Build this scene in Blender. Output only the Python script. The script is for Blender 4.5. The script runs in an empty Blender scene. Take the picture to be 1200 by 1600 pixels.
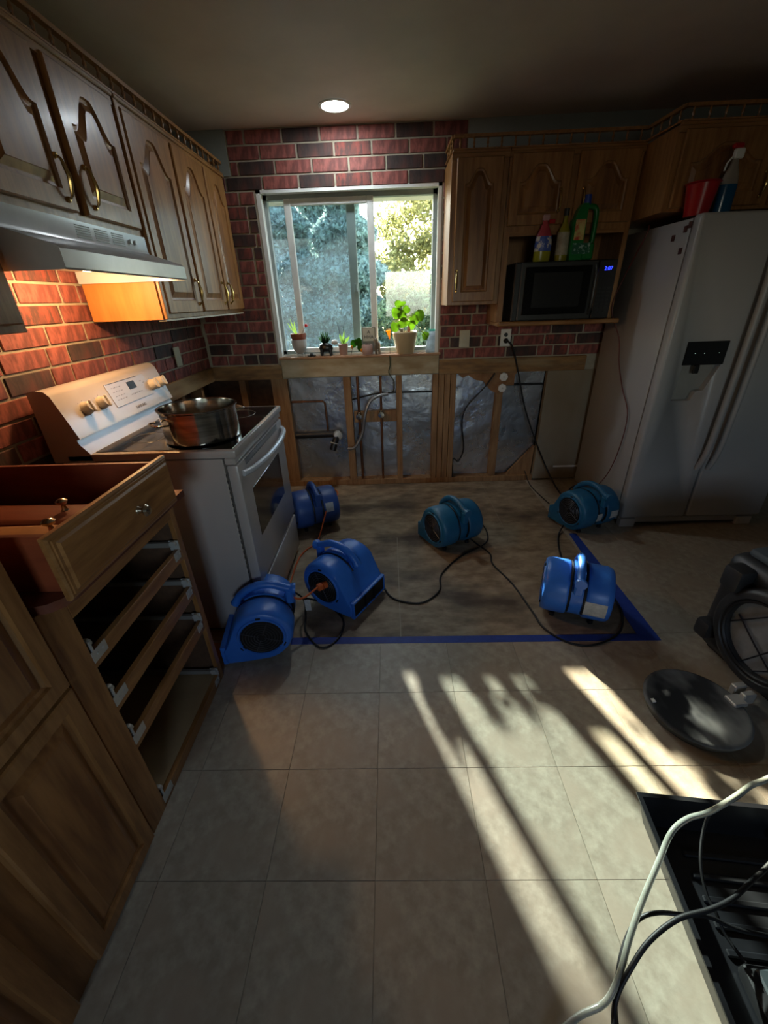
import bpy, bmesh, math, random
from mathutils import Vector, Matrix
random.seed(7)
sc = bpy.context.scene
PI = math.pi
# ------------------------------------------------------------------ camera
cam_d = bpy.data.cameras.new('camera'); cam = bpy.data.objects.new('camera', cam_d)
sc.collection.objects.link(cam); sc.camera = cam
cam_d.sensor_fit = 'HORIZONTAL'; cam_d.sensor_width = 36.0
cam_d.lens = 637.54 / 1200 * 36.0
cam_d.clip_start = 0.02
_p, _yaw, _roll = 0.4813, -0.0258, -0.0359
_w = Vector((math.sin(_yaw) * math.cos(_p), math.cos(_yaw) * math.cos(_p), -math.sin(_p)))
_r0 = Vector((math.cos(_yaw), -math.sin(_yaw), 0)); _u0 = _r0.cross(_w)
_r = math.cos(_roll) * _r0 + math.sin(_roll) * _u0
_u = -math.sin(_roll) * _r0 + math.cos(_roll) * _u0
_m = Matrix((( _r.x, _u.x, -_w.x, 0), (_r.y, _u.y, -_w.y, 0), (_r.z, _u.z, -_w.z, 1.4289), (0, 0, 0, 1)))
cam.matrix_world = _m
# ------------------------------------------------------------------ exposure
sc.view_settings.view_transform = 'Standard'; sc.view_settings.look = 'None'
sc.view_settings.gamma = 1.0; sc.view_settings.use_curve_mapping = False
sc.view_settings.exposure = 1.34
sc.cycles.use_denoising = True
sc.cycles.max_bounces = 8; sc.cycles.diffuse_bounces = 4; sc.cycles.sample_clamp_indirect = 4.0
sc.cycles.caustics_reflective = False; sc.cycles.caustics_refractive = False
# ------------------------------------------------------------------ sky and sun
SUN_AZ = Vector((-0.38, 1.0, 0)).normalized(); SUN_EL = math.radians(26.2)
W = bpy.data.worlds.new('sky'); sc.world = W; W.use_nodes = True
nt = W.node_tree; bg = nt.nodes['Background']
sky = nt.nodes.new('ShaderNodeTexSky'); sky.sky_type = 'NISHITA'; sky.sun_disc = False
sky.sun_elevation = SUN_EL; sky.sun_rotation = math.atan2(SUN_AZ.x, SUN_AZ.y)
hs_ = nt.nodes.new('ShaderNodeHueSaturation'); hs_.inputs['Saturation'].default_value = .75
nt.links.new(sky.outputs[0], hs_.inputs['Color']); nt.links.new(hs_.outputs[0], bg.inputs[0]); bg.inputs[1].default_value = 0.72
sun_d = bpy.data.lights.new('sun', 'SUN'); sun_d.energy = 16.5; sun_d.angle = math.radians(0.9); sun_d.color = (1.0, .88, .70)
sun = bpy.data.objects.new('sun', sun_d); sc.collection.objects.link(sun)
_s = SUN_AZ * math.cos(SUN_EL) + Vector((0, 0, math.sin(SUN_EL)))
sun.rotation_euler = _s.to_track_quat('Z', 'Y').to_euler()
def portal(name, loc, rot, sx, sy):
    d = bpy.data.lights.new(name, 'AREA'); d.shape = 'RECTANGLE'; d.size = sx; d.size_y = sy
    d.cycles.is_portal = True
    o = bpy.data.objects.new(name, d); o.location = loc; o.rotation_euler = rot; sc.collection.objects.link(o)
portal('daylight_portal', (-.23, 3.42, 1.57), (-PI / 2, 0, 0), 1.16, 1.0)
portal('fill_portal_rear', (.4, -2.62, 1.5), (PI / 2, 0, 0), .9, .8)  # sky portal for the unseen rear opening, added as fill light
# ------------------------------------------------------------------ materials
def srgb(r, g, b):
    f = lambda c: (c / 255 / 12.92) if c / 255 <= .04045 else ((c / 255 + .055) / 1.055) ** 2.4
    return (f(r), f(g), f(b), 1)
MATS = {}
def mat(name, col, rough=.5, metal=0.0, col2=None, scale=8, stretch=(1, 1, 1), bump=0.0, bscale=None, detail=6,
        contrast=(.35, .65), coat=0.0, rand=0.0, trans=0.0, spec=.5, objco=True, emit=None, estr=0, col3=None, rough2=None):
    if name in MATS: return MATS[name]
    m = bpy.data.materials.new(name); m.use_nodes = True; n = m.node_tree; L = n.links.new
    b = n.nodes['Principled BSDF']
    b.inputs['Base Color'].default_value = col; b.inputs['Roughness'].default_value = rough
    b.inputs['Metallic'].default_value = metal; b.inputs['Coat Weight'].default_value = coat
    b.inputs['Specular IOR Level'].default_value = spec; b.inputs['Coat Roughness'].default_value = .15
    tc = n.nodes.new('ShaderNodeTexCoord'); mp = n.nodes.new('ShaderNodeMapping')
    mp.inputs['Scale'].default_value = stretch
    L(tc.outputs['Object'], mp.inputs[0])
    last = None
    if True:
        c2 = col2 if col2 else tuple(c * .86 for c in col[:3]) + (1,)
        nz = n.nodes.new('ShaderNodeTexNoise'); nz.inputs['Scale'].default_value = scale; nz.inputs['Detail'].default_value = detail
        nz.inputs['Roughness'].default_value = .6
        L(mp.outputs[0], nz.inputs['Vector'])
        rp = n.nodes.new('ShaderNodeValToRGB'); rp.color_ramp.elements[0].position = contrast[0]; rp.color_ramp.elements[1].position = contrast[1]
        rp.color_ramp.elements[0].color = col; rp.color_ramp.elements[1].color = c2
        L(nz.outputs[0], rp.inputs[0]); last = rp.outputs[0]
        if col3:
            nz3 = n.nodes.new('ShaderNodeTexNoise'); nz3.inputs['Scale'].default_value = scale * .23; nz3.inputs['Detail'].default_value = 5
            L(mp.outputs[0], nz3.inputs['Vector'])
            r3 = n.nodes.new('ShaderNodeValToRGB'); r3.color_ramp.elements[0].position = .48; r3.color_ramp.elements[1].position = .66
            r3.color_ramp.elements[0].color = (0, 0, 0, 1); r3.color_ramp.elements[1].color = (1, 1, 1, 1)
            L(nz3.outputs[0], r3.inputs[0])
            mx = n.nodes.new('ShaderNodeMix'); mx.data_type = 'RGBA'
            L(r3.outputs[0], mx.inputs[0]); L(last, mx.inputs[6]); mx.inputs[7].default_value = col3; last = mx.outputs[2]
        if rand:
            oi = n.nodes.new('ShaderNodeObjectInfo'); hs = n.nodes.new('ShaderNodeHueSaturation')
            mr = n.nodes.new('ShaderNodeMapRange'); mr.inputs[3].default_value = 1 - rand; mr.inputs[4].default_value = 1 + rand
            L(oi.outputs['Random'], mr.inputs[0]); L(mr.outputs[0], hs.inputs['Value']); L(last, hs.inputs['Color']); last = hs.outputs[0]
        L(last, b.inputs['Base Color'])
        if bump:
            bp = n.nodes.new('ShaderNodeBump'); bp.inputs['Strength'].default_value = bump; bp.inputs['Distance'].default_value = .03 if name == 'foil_insulation' else .004
            if bscale:
                nb = n.nodes.new('ShaderNodeTexNoise'); nb.inputs['Scale'].default_value = bscale; nb.inputs['Detail'].default_value = 5
                L(mp.outputs[0], nb.inputs['Vector']); L(nb.outputs[0], bp.inputs['Height'])
            else: L(nz.outputs[0], bp.inputs['Height'])
            L(bp.outputs[0], b.inputs['Normal'])
        if rough2 is not None:
            mr2 = n.nodes.new('ShaderNodeMapRange'); mr2.inputs[3].default_value = rough; mr2.inputs[4].default_value = rough2
            L(nz.outputs[0], mr2.inputs[0]); L(mr2.outputs[0], b.inputs['Roughness'])
    if trans: b.inputs['Transmission Weight'].default_value = trans
    if emit: b.inputs['Emission Color'].default_value = emit; b.inputs['Emission Strength'].default_value = estr
    MATS[name] = m; return m
OA, OB = srgb(164, 118, 70), srgb(128, 86, 46)
oak = mat('oak_vertical', OA, .34, col2=OB, scale=5, stretch=(9, 9, .9), bump=.12, coat=.1)
oak_h = mat('oak_along_y', OA, .34, col2=OB, scale=5, stretch=(9, .9, 9), bump=.12, coat=.1)
oak_x = mat('oak_along_x', OA, .34, col2=OB, scale=5, stretch=(.9, 9, 9), bump=.12, coat=.1)
oak_p = mat('oak_panel', srgb(160, 112, 64), .34, col2=srgb(112, 70, 36), scale=2.6, stretch=(9, 9, 1.1), bump=.12, coat=.15, detail=3)
ply = mat('cabinet_side_plywood', srgb(196, 132, 66), .5, col2=srgb(176, 112, 52), scale=3, stretch=(5, 5, .8), bump=.05)
dark_in = mat('cabinet_interior', srgb(92, 66, 44), .7, col2=srgb(72, 50, 34), scale=4, stretch=(6, .8, 6))
drawer_red = mat('drawer_side_board', srgb(142, 70, 40), .5, col2=srgb(122, 56, 32), scale=4, stretch=(1, 6, 6))
counter_red = mat('counter_substrate', srgb(112, 62, 44), .38, col2=srgb(86, 46, 34), scale=5, stretch=(5, 1, 5))
brass = mat('polished_brass', srgb(215, 185, 120), .22, 1.0)
nickel = mat('nickel', srgb(210, 200, 180), .2, 1.0)
steel = mat('brushed_steel', srgb(226, 222, 214), .13, 1.0, col2=srgb(150, 148, 142), scale=3, stretch=(1, 1, 14))
galv = mat('zinc_steel', srgb(204, 204, 198), .5, .45)
white_enamel = mat('white_enamel', srgb(184, 177, 171), .25, col2=srgb(178, 171, 165), scale=2, coat=.3)
white_fridge = mat('white_fridge_paint', srgb(172, 170, 168), .36, col2=srgb(164, 162, 160), scale=1.5, bump=.04, bscale=160)
hood_white = mat('hood_enamel', srgb(196, 200, 204), .27, coat=.3)
vinyl = mat('white_vinyl', srgb(236, 236, 230), .4)
vinyl_grey = mat('grey_vinyl', srgb(150, 160, 158), .45)
blackp = mat('black_plastic', srgb(20, 20, 21), .42, col2=srgb(28, 28, 29))
black_gloss = mat('black_glass', srgb(9, 10, 12), .06, coat=.6)
rubber = mat('black_rubber', srgb(17, 17, 19), .5)
red_brick = mat('red_brick', srgb(150, 84, 74), .72, col2=srgb(112, 60, 54), col3=srgb(98, 54, 50), scale=34, stretch=(1.6, 1.6, .5), bump=.6, rand=.16, contrast=(.42, .6))
dark_brick = mat('dark_brick', srgb(66, 48, 44), .75, col2=srgb(48, 38, 36), col3=srgb(98, 54, 46), scale=34, stretch=(1.6, 1.6, .5), bump=.6, rand=.15, contrast=(.42, .6))
mix_brick = mat('scorched_brick', srgb(78, 50, 45), .74, col2=srgb(136, 66, 55), col3=srgb(66, 44, 40), scale=22, stretch=(2, 2, .6), bump=.55, rand=.12, contrast=(.44, .58))
mortar = mat('mortar', srgb(168, 158, 138), .9, scale=40, bump=.3)
wallpaint = mat('wall_paint', srgb(150, 154, 148), .8, scale=3, bump=.1, bscale=120)
ceilpaint = mat('ceiling_paint', srgb(222, 206, 194), .5, scale=2, bump=.05, bscale=60)
tile_m = mat('vinyl_tile', srgb(174, 164, 146), .36, col2=srgb(150, 139, 122), col3=srgb(162, 148, 130), scale=24, bump=.12, bscale=60, rand=.05, detail=9, rough2=.5, contrast=(.36, .62))
grout = mat('tile_joint', srgb(176, 164, 144), .8)
subfloor_m = mat('wet_subfloor', srgb(170, 152, 126), .62, col2=srgb(120, 102, 80), col3=srgb(74, 60, 48), scale=8, stretch=(1, 1.8, 1), bump=.3, bscale=40, detail=9)
stud_m = mat('pine_stud', srgb(168, 130, 88), .65, col2=srgb(134, 98, 62), scale=5, stretch=(8, 8, .8), bump=.15)
raw_wood = mat('torn_wood_strip', srgb(150, 112, 66), .7, col2=srgb(112, 82, 50), col3=srgb(160, 140, 104), scale=9, stretch=(.8, .8, 5), bump=.4)
cream_board = mat('cream_drywall', srgb(188, 176, 148), .75, col2=srgb(160, 140, 106), scale=5, stretch=(1, 1, 3))
foil = mat('foil_insulation', srgb(226, 228, 230), .18, .9, col2=srgb(186, 190, 196), scale=3, bump=1.0, bscale=3, rough2=.38)
copper = mat('old_copper', srgb(140, 92, 62), .45, .8, col2=srgb(110, 76, 56))
abs_pipe = mat('black_drain_pipe', srgb(30, 30, 32), .4)
braid = mat('braided_hose', srgb(150, 150, 150), .4, .7, scale=200)
blue_pl = mat('royal_blue_plastic', srgb(58, 124, 218), .34, col2=srgb(52, 112, 204), bump=.08, bscale=250)
navy_pl = mat('navy_blue_plastic', srgb(50, 86, 152), .42, col2=srgb(44, 76, 138), bump=.08, bscale=250)
teal_pl = mat('teal_blue_plastic', srgb(32, 104, 142), .42, col2=srgb(26, 90, 126), bump=.08, bscale=250)
tape_m = mat('blue_masking_tape', srgb(34, 66, 158), .6, col2=srgb(28, 56, 140), scale=30)
orange_m = mat('orange_cord_jacket', srgb(214, 100, 44), .5)
white_paper = mat('white_sticker', srgb(200, 200, 196), .6, col2=srgb(176, 178, 176), scale=60)
# ------------------------------------------------------------------ mesh builder
class B:
    def __init__(s): s.bm = bmesh.new()
    def box(s, x0, x1, y0, y1, z0, z1, bev=0.0, seg=1, M=None):
        x0, x1 = min(x0, x1), max(x0, x1); y0, y1 = min(y0, y1), max(y0, y1); z0, z1 = min(z0, z1), max(z0, z1)
        r = bmesh.ops.create_cube(s.bm, size=1.0)
        vs = r['verts']
        for v in vs: v.co = Vector(((x0 + x1) / 2 + v.co.x * (x1 - x0), (y0 + y1) / 2 + v.co.y * (y1 - y0), (z0 + z1) / 2 + v.co.z * (z1 - z0)))
        if bev:
            es = list({e for v in vs for e in v.link_edges})
            g = bmesh.ops.bevel(s.bm, geom=es, offset=min(bev, .45 * min(x1 - x0, y1 - y0, z1 - z0)), segments=seg, affect='EDGES', profile=.5)
            vs = list({v for f in g['faces'] for v in f.verts} | {v for v in vs if v.is_valid})
        if M: bmesh.ops.transform(s.bm, matrix=M, verts=vs)
        return s
    def rings(s, rs, closed=True, cap0=True, cap1=True):
        vr = [[s.bm.verts.new(p) for p in r] for r in rs]
        n = len(vr[0])
        for a, b in zip(vr[:-1], vr[1:]):
            for i in range(n if closed else n - 1):
                j = (i + 1) % n
                try: s.bm.faces.new((a[i], a[j], b[j], b[i]))
                except ValueError: pass
        if cap0: s.bm.faces.new(list(reversed(vr[0])))
        if cap1: s.bm.faces.new(vr[-1])
        return s
    def cyl(s, p0, p1, r0, r1=None, n=16):
        p0, p1 = Vector(p0), Vector(p1); r1 = r0 if r1 is None else r1
        d = (p1 - p0).normalized(); a = d.orthogonal().normalized(); b = d.cross(a)
        f = lambda c, r: [c + (a * math.cos(t) + b * math.sin(t)) * r for t in [2 * PI * k / n for k in range(n)]]
        return s.rings([f(p0, r0), f(p1, r1)])
    def lathe(s, prof, o=(0, 0, 0), axis=(0, 0, 1), n=24, ring=False):
        if ring: prof = list(prof) + [prof[0]]
        o = Vector(o); d = Vector(axis).normalized()
        a = d.orthogonal().normalized() if abs(d.z) < .99 else Vector((1, 0, 0)); b = d.cross(a)
        rs = [[o + d * z + (a * math.cos(t) + b * math.sin(t)) * max(r, .0003) for t in [2 * PI * k / n for k in range(n)]] for r, z in prof]
        return s.rings(rs, cap0=not ring, cap1=not ring)
    def tube(s, pts, r, n=8, sm=4, rr=None):
        P = smooth(pts, sm) if sm else [Vector(p) for p in pts]
        rs = []; a = None
        for i, p in enumerate(P):
            d = (P[min(i + 1, len(P) - 1)] - P[max(i - 1, 0)]).normalized()
            a = d.orthogonal().normalized() if a is None else (a - d * a.dot(d)).normalized()
            b = d.cross(a); q = r if rr is None else rr(i / (len(P) - 1))
            rs.append([p + (a * math.cos(t) + b * math.sin(t)) * q for t in [2 * PI * k / n for k in range(n)]])
        return s.rings(rs)
    def prism(s, pts, d):
        pts = [Vector(p) for p in pts]; d = Vector(d)
        return s.rings([pts, [p + d for p in pts]])
    def torus(s, c, axis, R, r, n=28, m=8, a0=0, a1=2 * PI):
        c = Vector(c); d = Vector(axis).normalized(); a = d.orthogonal().normalized(); b = d.cross(a)
        full = abs(a1 - a0 - 2 * PI) < 1e-6; rs = []
        for k in range(n + (0 if full else 1)):
            t = a0 + (a1 - a0) * k / n; e = a * math.cos(t) + b * math.sin(t)
            rs.append([c + e * (R + r * math.cos(u)) + d * r * math.sin(u) for u in [2 * PI * q / m for q in range(m)]])
        if full: rs.append(rs[0]); s.rings(rs, cap0=False, cap1=False); bmesh.ops.remove_doubles(s.bm, verts=s.bm.verts[-2 * m * (n + 1):] if False else list(s.bm.verts), dist=1e-6)
        else: s.rings(rs)
        return s
    def obj(s, name, m, parent=None, smooth_=True, ang=35):
        bmesh.ops.recalc_face_normals(s.bm, faces=s.bm.faces)
        me = bpy.data.meshes.new(name); s.bm.to_mesh(me); s.bm.free()
        return mkobj(name, me, m, parent, smooth_, ang)
def mkobj(name, me, m, parent=None, smooth_=True, ang=35):
    if m and not me.materials: me.materials.append(m)
    if smooth_:
        me.shade_smooth(); 
        try: me.set_sharp_from_angle(angle=math.radians(ang))
        except Exception: pass
    o = bpy.data.objects.new(name, me); sc.collection.objects.link(o)
    if parent: o.parent = parent
    return o
def smooth(pts, k=4):
    P = [Vector(p) for p in pts]
    if len(P) < 3: return P
    out = []
    for i in range(len(P) - 1):
        p0, p1, p2, p3 = P[max(i - 1, 0)], P[i], P[i + 1], P[min(i + 2, len(P) - 1)]
        for j in range(k):
            t = j / k
            out.append(.5 * ((2 * p1) + (p2 - p0) * t + (2 * p0 - 5 * p1 + 4 * p2 - p3) * t * t + (3 * p1 - p0 - 3 * p2 + p3) * t ** 3))
    out.append(P[-1]); return out
def thing(name, label, cat, loc=(0, 0, 0), rz=0, group=None):
    o = bpy.data.objects.new(name, None); sc.collection.objects.link(o); o.empty_display_size = .05
    o.location = loc; o.rotation_euler = (0, 0, rz); o['label'] = label; o['category'] = cat
    if group: o['group'] = group
    return o
def tag(o, label, cat, group=None):
    o['label'] = label; o['category'] = cat
    if group: o['group'] = group
    return o
def struct(o): o['kind'] = 'structure'; return o
def box(name, m, parent, *a, bev=0.0, **k): return B().box(*a, bev=bev, **k).obj(name, m, parent)
def text(name, body, size, m, parent, M, depth=.0004):
    c = bpy.data.curves.new(name, 'FONT'); c.body = body; c.size = size; c.extrude = depth; c.align_x = 'CENTER'; c.align_y = 'CENTER'
    t = bpy.data.objects.new(name + '_tmp', c); me = bpy.data.meshes.new_from_object(t)
    me.transform(M); o = mkobj(name, me, m, parent, False); bpy.data.objects.remove(t); return o
def frameM(origin, ux, uy):   # matrix whose local x,y axes are ux,uy
    ux, uy = Vector(ux).normalized(), Vector(uy).normalized(); uz = ux.cross(uy)
    return Matrix(((ux.x, uy.x, uz.x, origin[0]), (ux.y, uy.y, uz.y, origin[1]), (ux.z, uy.z, uz.z, origin[2]), (0, 0, 0, 1)))
# =================================================================== SETTING
XL, YB, ZC, XR, YR = -1.36, 3.269, 2.37, 3.3, -2.6
# ---- floor
fl = struct(box('floor', grout, None, XL - .1, XR, YR, YB + .12, -.06, -.0035))
T = .3048; X0 = -.0746; Y0 = .5287
def clipr(a0, a1, b0, b1, holes):  # rectangle minus the subfloor area (axis aligned L shape) -> list
    hx0, hx1, hy0 = -9, 1.145, 1.443
    if a1 <= hx0 or a0 >= hx1 - .01 or b1 <= hy0 + .01: return [(a0, a1, b0, b1)]
    return []
tm = {}
for i in range(-4, 10):
    for j in range(-5, 9):
        a, b = X0 + i * T, Y0 + j * T
        for r in clipr(a, a + T, b, b + T, None):
            if r[3] > YB + .05: continue
            key = (round(r[1] - r[0], 3),)
            if key not in tm:
                g = .0006
                bb = B().box(-T / 2 + g, T / 2 - g, -T / 2 + g, T / 2 - g, -.0034, 0, bev=.0006)
                o = bb.obj('tile', tile_m, fl); tm[key] = o.data
            else:
                o = bpy.data.objects.new('tile', tm[key]); sc.collection.objects.link(o); o.parent = fl
            o.location = ((r[0] + r[1]) / 2, (r[2] + r[3]) / 2, 0)
# subfloor boards exposed
for k, (a, b, c, d) in enumerate([(XL, .02, 1.446, 2.36), (.023, 1.143, 1.446, 2.36), (XL, -.46, 2.363, YB + .1), (-.457, .76, 2.363, YB + .1), (.763, 1.143, 2.363, YB + .1)]):
    box('subfloor_board', subfloor_m, fl, a, b, c, d, -.0034, -.0012)
# ---- ceiling
struct(box('ceiling', ceilpaint, None, XL - .1, XR, YR, YB + .12, ZC, ZC + .08))
# ---- left wall
wl = struct(B().box(XL - .1, XL - .012, YR, 2.32, 0, ZC).box(XL - .1, XL - .012, 2.32, YB + .1, .905, ZC).obj('wall_left', mortar, None))
struct(box('wall_right', wallpaint, None, XR, XR + .1, YR, YB, 0, ZC))
struct(B().box(XL - .1, -.05, YR - .1, YR, 0, ZC).box(.85, XR, YR - .1, YR, 0, ZC).box(-.05, .85, YR - .1, YR, 0, 1.1).box(-.05, .85, YR - .1, YR, 1.9, ZC).obj('wall_rear', wallpaint, None))  # window hole in this unseen wall is added to let in fill light
# ---- back wall: backing with window hole and the opened lower part
WX0, WX1, WZ0, WZ1 = -.835, .36, 1.055, 2.075
bw = B()
for x0, x1, z0, z1 in [(XL - .1, WX0, 1.008, ZC), (WX1, XR, 1.008, ZC), (WX0, WX1, WZ1, ZC), (WX0, WX1, .905, WZ0), (XL - .1, WX0, .905, 1.008), (WX1, XR, .905, 1.008), (1.55, XR, 0, .905)]:
    bw.box(x0, x1, YB - .004, YB + .11, z0, z1)
wb = struct(bw.obj('wall_back', mortar, None))
# painted wall above the cabinets, both sides
box('painted_drywall', wallpaint, wb, XL, -.978, YB - .012, YB - .003, 2.146, ZC)
box('painted_drywall', wallpaint, wb, .513, 2.6, YB - .012, YB - .003, 2.0, ZC)
# bricks
bcache = {}
def brick(L, m, loc, rz, parent, h=.066):
    key = (round(L, 2), m.name)
    if key not in bcache:
        o = B().box(-key[0] / 2, key[0] / 2, -.006, 0, -h / 2, h / 2, bev=.0035).obj('brick', m, parent); bcache[key] = o.data
    else:
        o = bpy.data.objects.new('brick', bcache[key]); sc.collection.objects.link(o); o.parent = parent
    o.location = loc; o.rotation_euler = (0, 0, rz)
    return o
PITCH = .232; CH = .0753; ZT = 2.368
rnd = random.Random(11)
def bmat():
    q = rnd.random()
    return dark_brick if q < .2 else mix_brick if q < .36 else red_brick
fixed = {0: (-.628, 'R R D R R D R R'), 1: (-.545, 'R R D M R R R R'), 2: (-.69, 'R D R R R D D R'), 3: (-.782, 'R D R D M R D R')}
LM = {'R': red_brick, 'D': dark_brick, 'M': mix_brick}
def free_spans(z):
    top = z > 1.43
    x0 = -.975 if z > 2.15 else -1.354
    if z > WZ1 + .01: return [(x0, .51)]
    sp = [(x0, WX0 - .006)]
    if z < WZ0: sp = [(x0, WX0 - .006)]
    sp.append((WX1 + .006, .72 if z > 1.45 else 1.66))
    return sp
for k in range(18):
    zt = ZT - k * CH; zc = zt - CH / 2
    if zt - CH < 1.0: break
    if k in fixed: off, codes = fixed[k]; codes = codes.split()
    else: off = -1.338 + rnd.choice([0, .08, .116, .16, .2]); codes = None
    x = off
    while x > -1.6: x -= PITCH
    n = 0
    while x < 1.8:
        e = x + PITCH
        halves = [(x, e)]
        if codes is None and rnd.random() < .28: halves = [(x, x + PITCH / 2), (x + PITCH / 2, e)]
        for a, b in halves:
            for s0, s1 in free_spans(zc):
                c, d = max(a, s0), min(b, s1)
                if d - c > .03:
                    if codes is not None:
                        ii = int(round((a - (off - 2 * PITCH)) / PITCH)); m_ = LM[codes[max(0, min(len(codes) - 1, ii))]] if k != 0 else LM['RRDRRDRR'[max(0, min(7, ii))]]
                    else: m_ = bmat()
                    brick(d - c - .011, m_, ((c + d) / 2, YB - .004, zc), 0, wb)
        x = e
LZ = 1.527 + CH * 1
for k in range(11):
    zc = LZ - k * CH - CH / 2 + .0
    y = .9 + [.0, .09, .17, .05, .13][k % 5]
    while y < 3.25:
        e = y + (PITCH if rnd.random() > .3 else PITCH / 2)
        c, d = y, min(e, 3.264)
        lim = 1.0
        if d - c > .03 and (zc - CH / 2 > .99 or (zc - CH / 2 > .82 and d < 2.33)) and not (zc > 1.40 and c > 2.1):
            brick(d - c - .011, bmat(), (XL - .012, (c + d) / 2, zc), PI / 2, wl)
        y = e
# strips where the counter backsplash was torn away
box('furring_strip', raw_wood, wl, XL - .012, XL + .010, 2.30, YB - .02, .905, 1.008, bev=.003)
box('furring_strip', raw_wood, wb, XL + .01, WX0 + .01, YB - .024, YB - .004, .905, 1.008, bev=.003)
box('furring_strip', raw_wood, wb, WX1 + .012, 1.47, YB - .024, YB - .004, .905, 1.008, bev=.003)
box('cream_board', cream_board, wb, WX0 + .012, WX1 + .01, YB - .020, YB - .004, .912, 1.050, bev=.003)
# framing inside the opened wall
def stud(x0, x1, y0, z0, z1, y1=YB + .088): box('stud', stud_m, wb, x0, x1, y0, y1, z0, z1, bev=.002)
S0 = YB - .004
stud(-.925, -.80, S0, .045, .905); stud(-.365, -.308, S0, .045, .905); stud(.045, .09, S0, .045, .905)
for a in (.33, .376, .422, .468): stud(a, a + .042, S0, .045, .905)
stud(.826, .884, S0 + .02, .045, .78); stud(-1.18, -1.13, S0 + .01, .045, .905)
box('bottom_plate', stud_m, wb, XL, 1.2, S0, YB + .088, 0, .045, bev=.002)
box('sink_blocking', stud_m, wb, -.30, .044, S0 + .03, S0 + .07, .54, .63, bev=.002)
B().prism([(1.19, S0 + .03, .045), (1.195, S0 + .03, .30), (.98, S0 + .03, .045)], (0, .035, 0)).obj('corner_brace', stud_m, wb)
for a, b in [(-.80, -.365), (-.308, .045), (.09, .33), (.512, .826), (.884, 1.20)]:
    B().prism([(a, YB + .086, .045), (a, YB + .078, .045), (a, YB + .048, .905), (a, YB + .086, .905)], (b - a, 0, 0)).obj('insulation_panel', foil, wb)
box('inner_sheathing', dark_in, wb, XL - .1, -.92, YB + .088, YB + .1, 0, .905)
box('inner_sheathing', dark_in, wb, -.93, 1.56, YB + .088, YB + .1, 0, .905)
box('inner_sheathing', dark_in, wl, XL - .12, XL - .1, 2.3, YB + .1, 0, .905)
for y in (2.36, 2.72, 3.02): box('stud', stud_m, wl, XL - .098, XL - .012, y, y + .04, 0, .905)
dr = box('drywall_panel', mat('stained_drywall', srgb(170, 164, 146), .8, col2=srgb(150, 142, 122), col3=srgb(128, 112, 88), scale=4, stretch=(1, 1, .5)), wb, 1.20, 1.56, YB - .014, YB + .03, .02, .905)
box('torn_drywall', mat('torn_brown_paper', srgb(128, 88, 56), .85, col2=srgb(160, 120, 84), scale=14), wb, .74, .96, YB + .01, YB + .02, .80, .905)
B().prism([(.512, YB + .012, .905), (.56, YB + .012, .868), (.60, YB + .012, .888), (.66, YB + .012, .85), (.72, YB + .012, .84), (.78, YB + .012, .77), (.84, YB + .012, .74), (.9, YB + .012, .80), (.98, YB + .012, .905)], (0, -.008, 0)).obj('torn_drywall', MATS['torn_brown_paper'], wb)
box('baseboard', vinyl, wb, 1.36, 1.56, YB - .02, YB - .004, .12, .135)
# ---- window
wn = struct(thing('window_1', '', '')); del wn['label']; del wn['category']
fy0, fy1 = YB - .006, YB + .10
f = B()
f.box(WX0, WX0 + .028, fy0, fy1, WZ0, WZ1); f.box(WX1 - .022, WX1, fy0, fy1, WZ0, WZ1)
f.box(WX0, WX1, fy0, fy1, WZ1 - .022, WZ1); f.box(WX0, WX1, YB + .03, fy1, WZ0, WZ0 + .02)
f.obj('window_frame', vinyl, wn)
y1 = YB + .075
f = B(); f.box(WX0 + .028, WX1 - .022, YB + .05, fy1, WZ1 - .05, WZ1 - .022); f.box(WX0 + .028, WX1 - .022, YB + .05, fy1, WZ0 + .02, WZ0 + .045)
f.box(WX0 + .028, WX0 + .05, YB + .05, fy1, WZ0 + .02, WZ1 - .022); f.box(WX1 - .05, WX1 - .022, YB + .05, fy1, WZ0 + .02, WZ1 - .022); f.obj('track', vinyl_grey, wn)
f = B(); f.box(-.675, -.63, YB + .045, YB + .07, WZ0 + .03, WZ1 - .045, bev=.004); f.box(-.128, -.082, YB + .045, YB + .07, WZ0 + .03, WZ1 - .045, bev=.004)
f.box(-.63, -.128, YB + .045, YB + .07, WZ1 - .085, WZ1 - .045, bev=.003); f.box(-.63, -.128, YB + .045, YB + .07, WZ0 + .03, WZ0 + .062, bev=.003); f.obj('sliding_sash', vinyl, wn)
f = B(); f.box(-.27, -.21, YB + .085, YB + .105, WZ0 + .03, WZ1 - .045, bev=.004); f.obj('fixed_stile', vinyl_grey, wn)
box('latch', vinyl_grey, wn, -.245, -.22, YB + .07, YB + .085, 1.48, 1.53, bev=.003)
glass = bpy.data.materials.new('window_glass'); glass.use_nodes = True; g = glass.node_tree; g.nodes.clear()
go = g.nodes.new('ShaderNodeOutputMaterial'); gm = g.nodes.new('ShaderNodeMixShader'); gt = g.nodes.new('ShaderNodeBsdfTransparent'); gg = g.nodes.new('ShaderNodeBsdfGlossy')
gt.inputs[0].default_value = (.93, .97, .97, 1); gg.inputs['Roughness'].default_value = .02; gm.inputs[0].default_value = .05
g.links.new(gt.outputs[0], gm.inputs[1]); g.links.new(gg.outputs[0], gm.inputs[2]); g.links.new(gm.outputs[0], go.inputs[0])
screen = bpy.data.materials.new('blue_tinted_screen'); screen.use_nodes = True; g = screen.node_tree; g.nodes.clear()
go = g.nodes.new('ShaderNodeOutputMaterial'); gm = g.nodes.new('ShaderNodeMixShader'); gt = g.nodes.new('ShaderNodeBsdfTransparent'); gg = g.nodes.new('ShaderNodeBsdfTranslucent')
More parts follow.
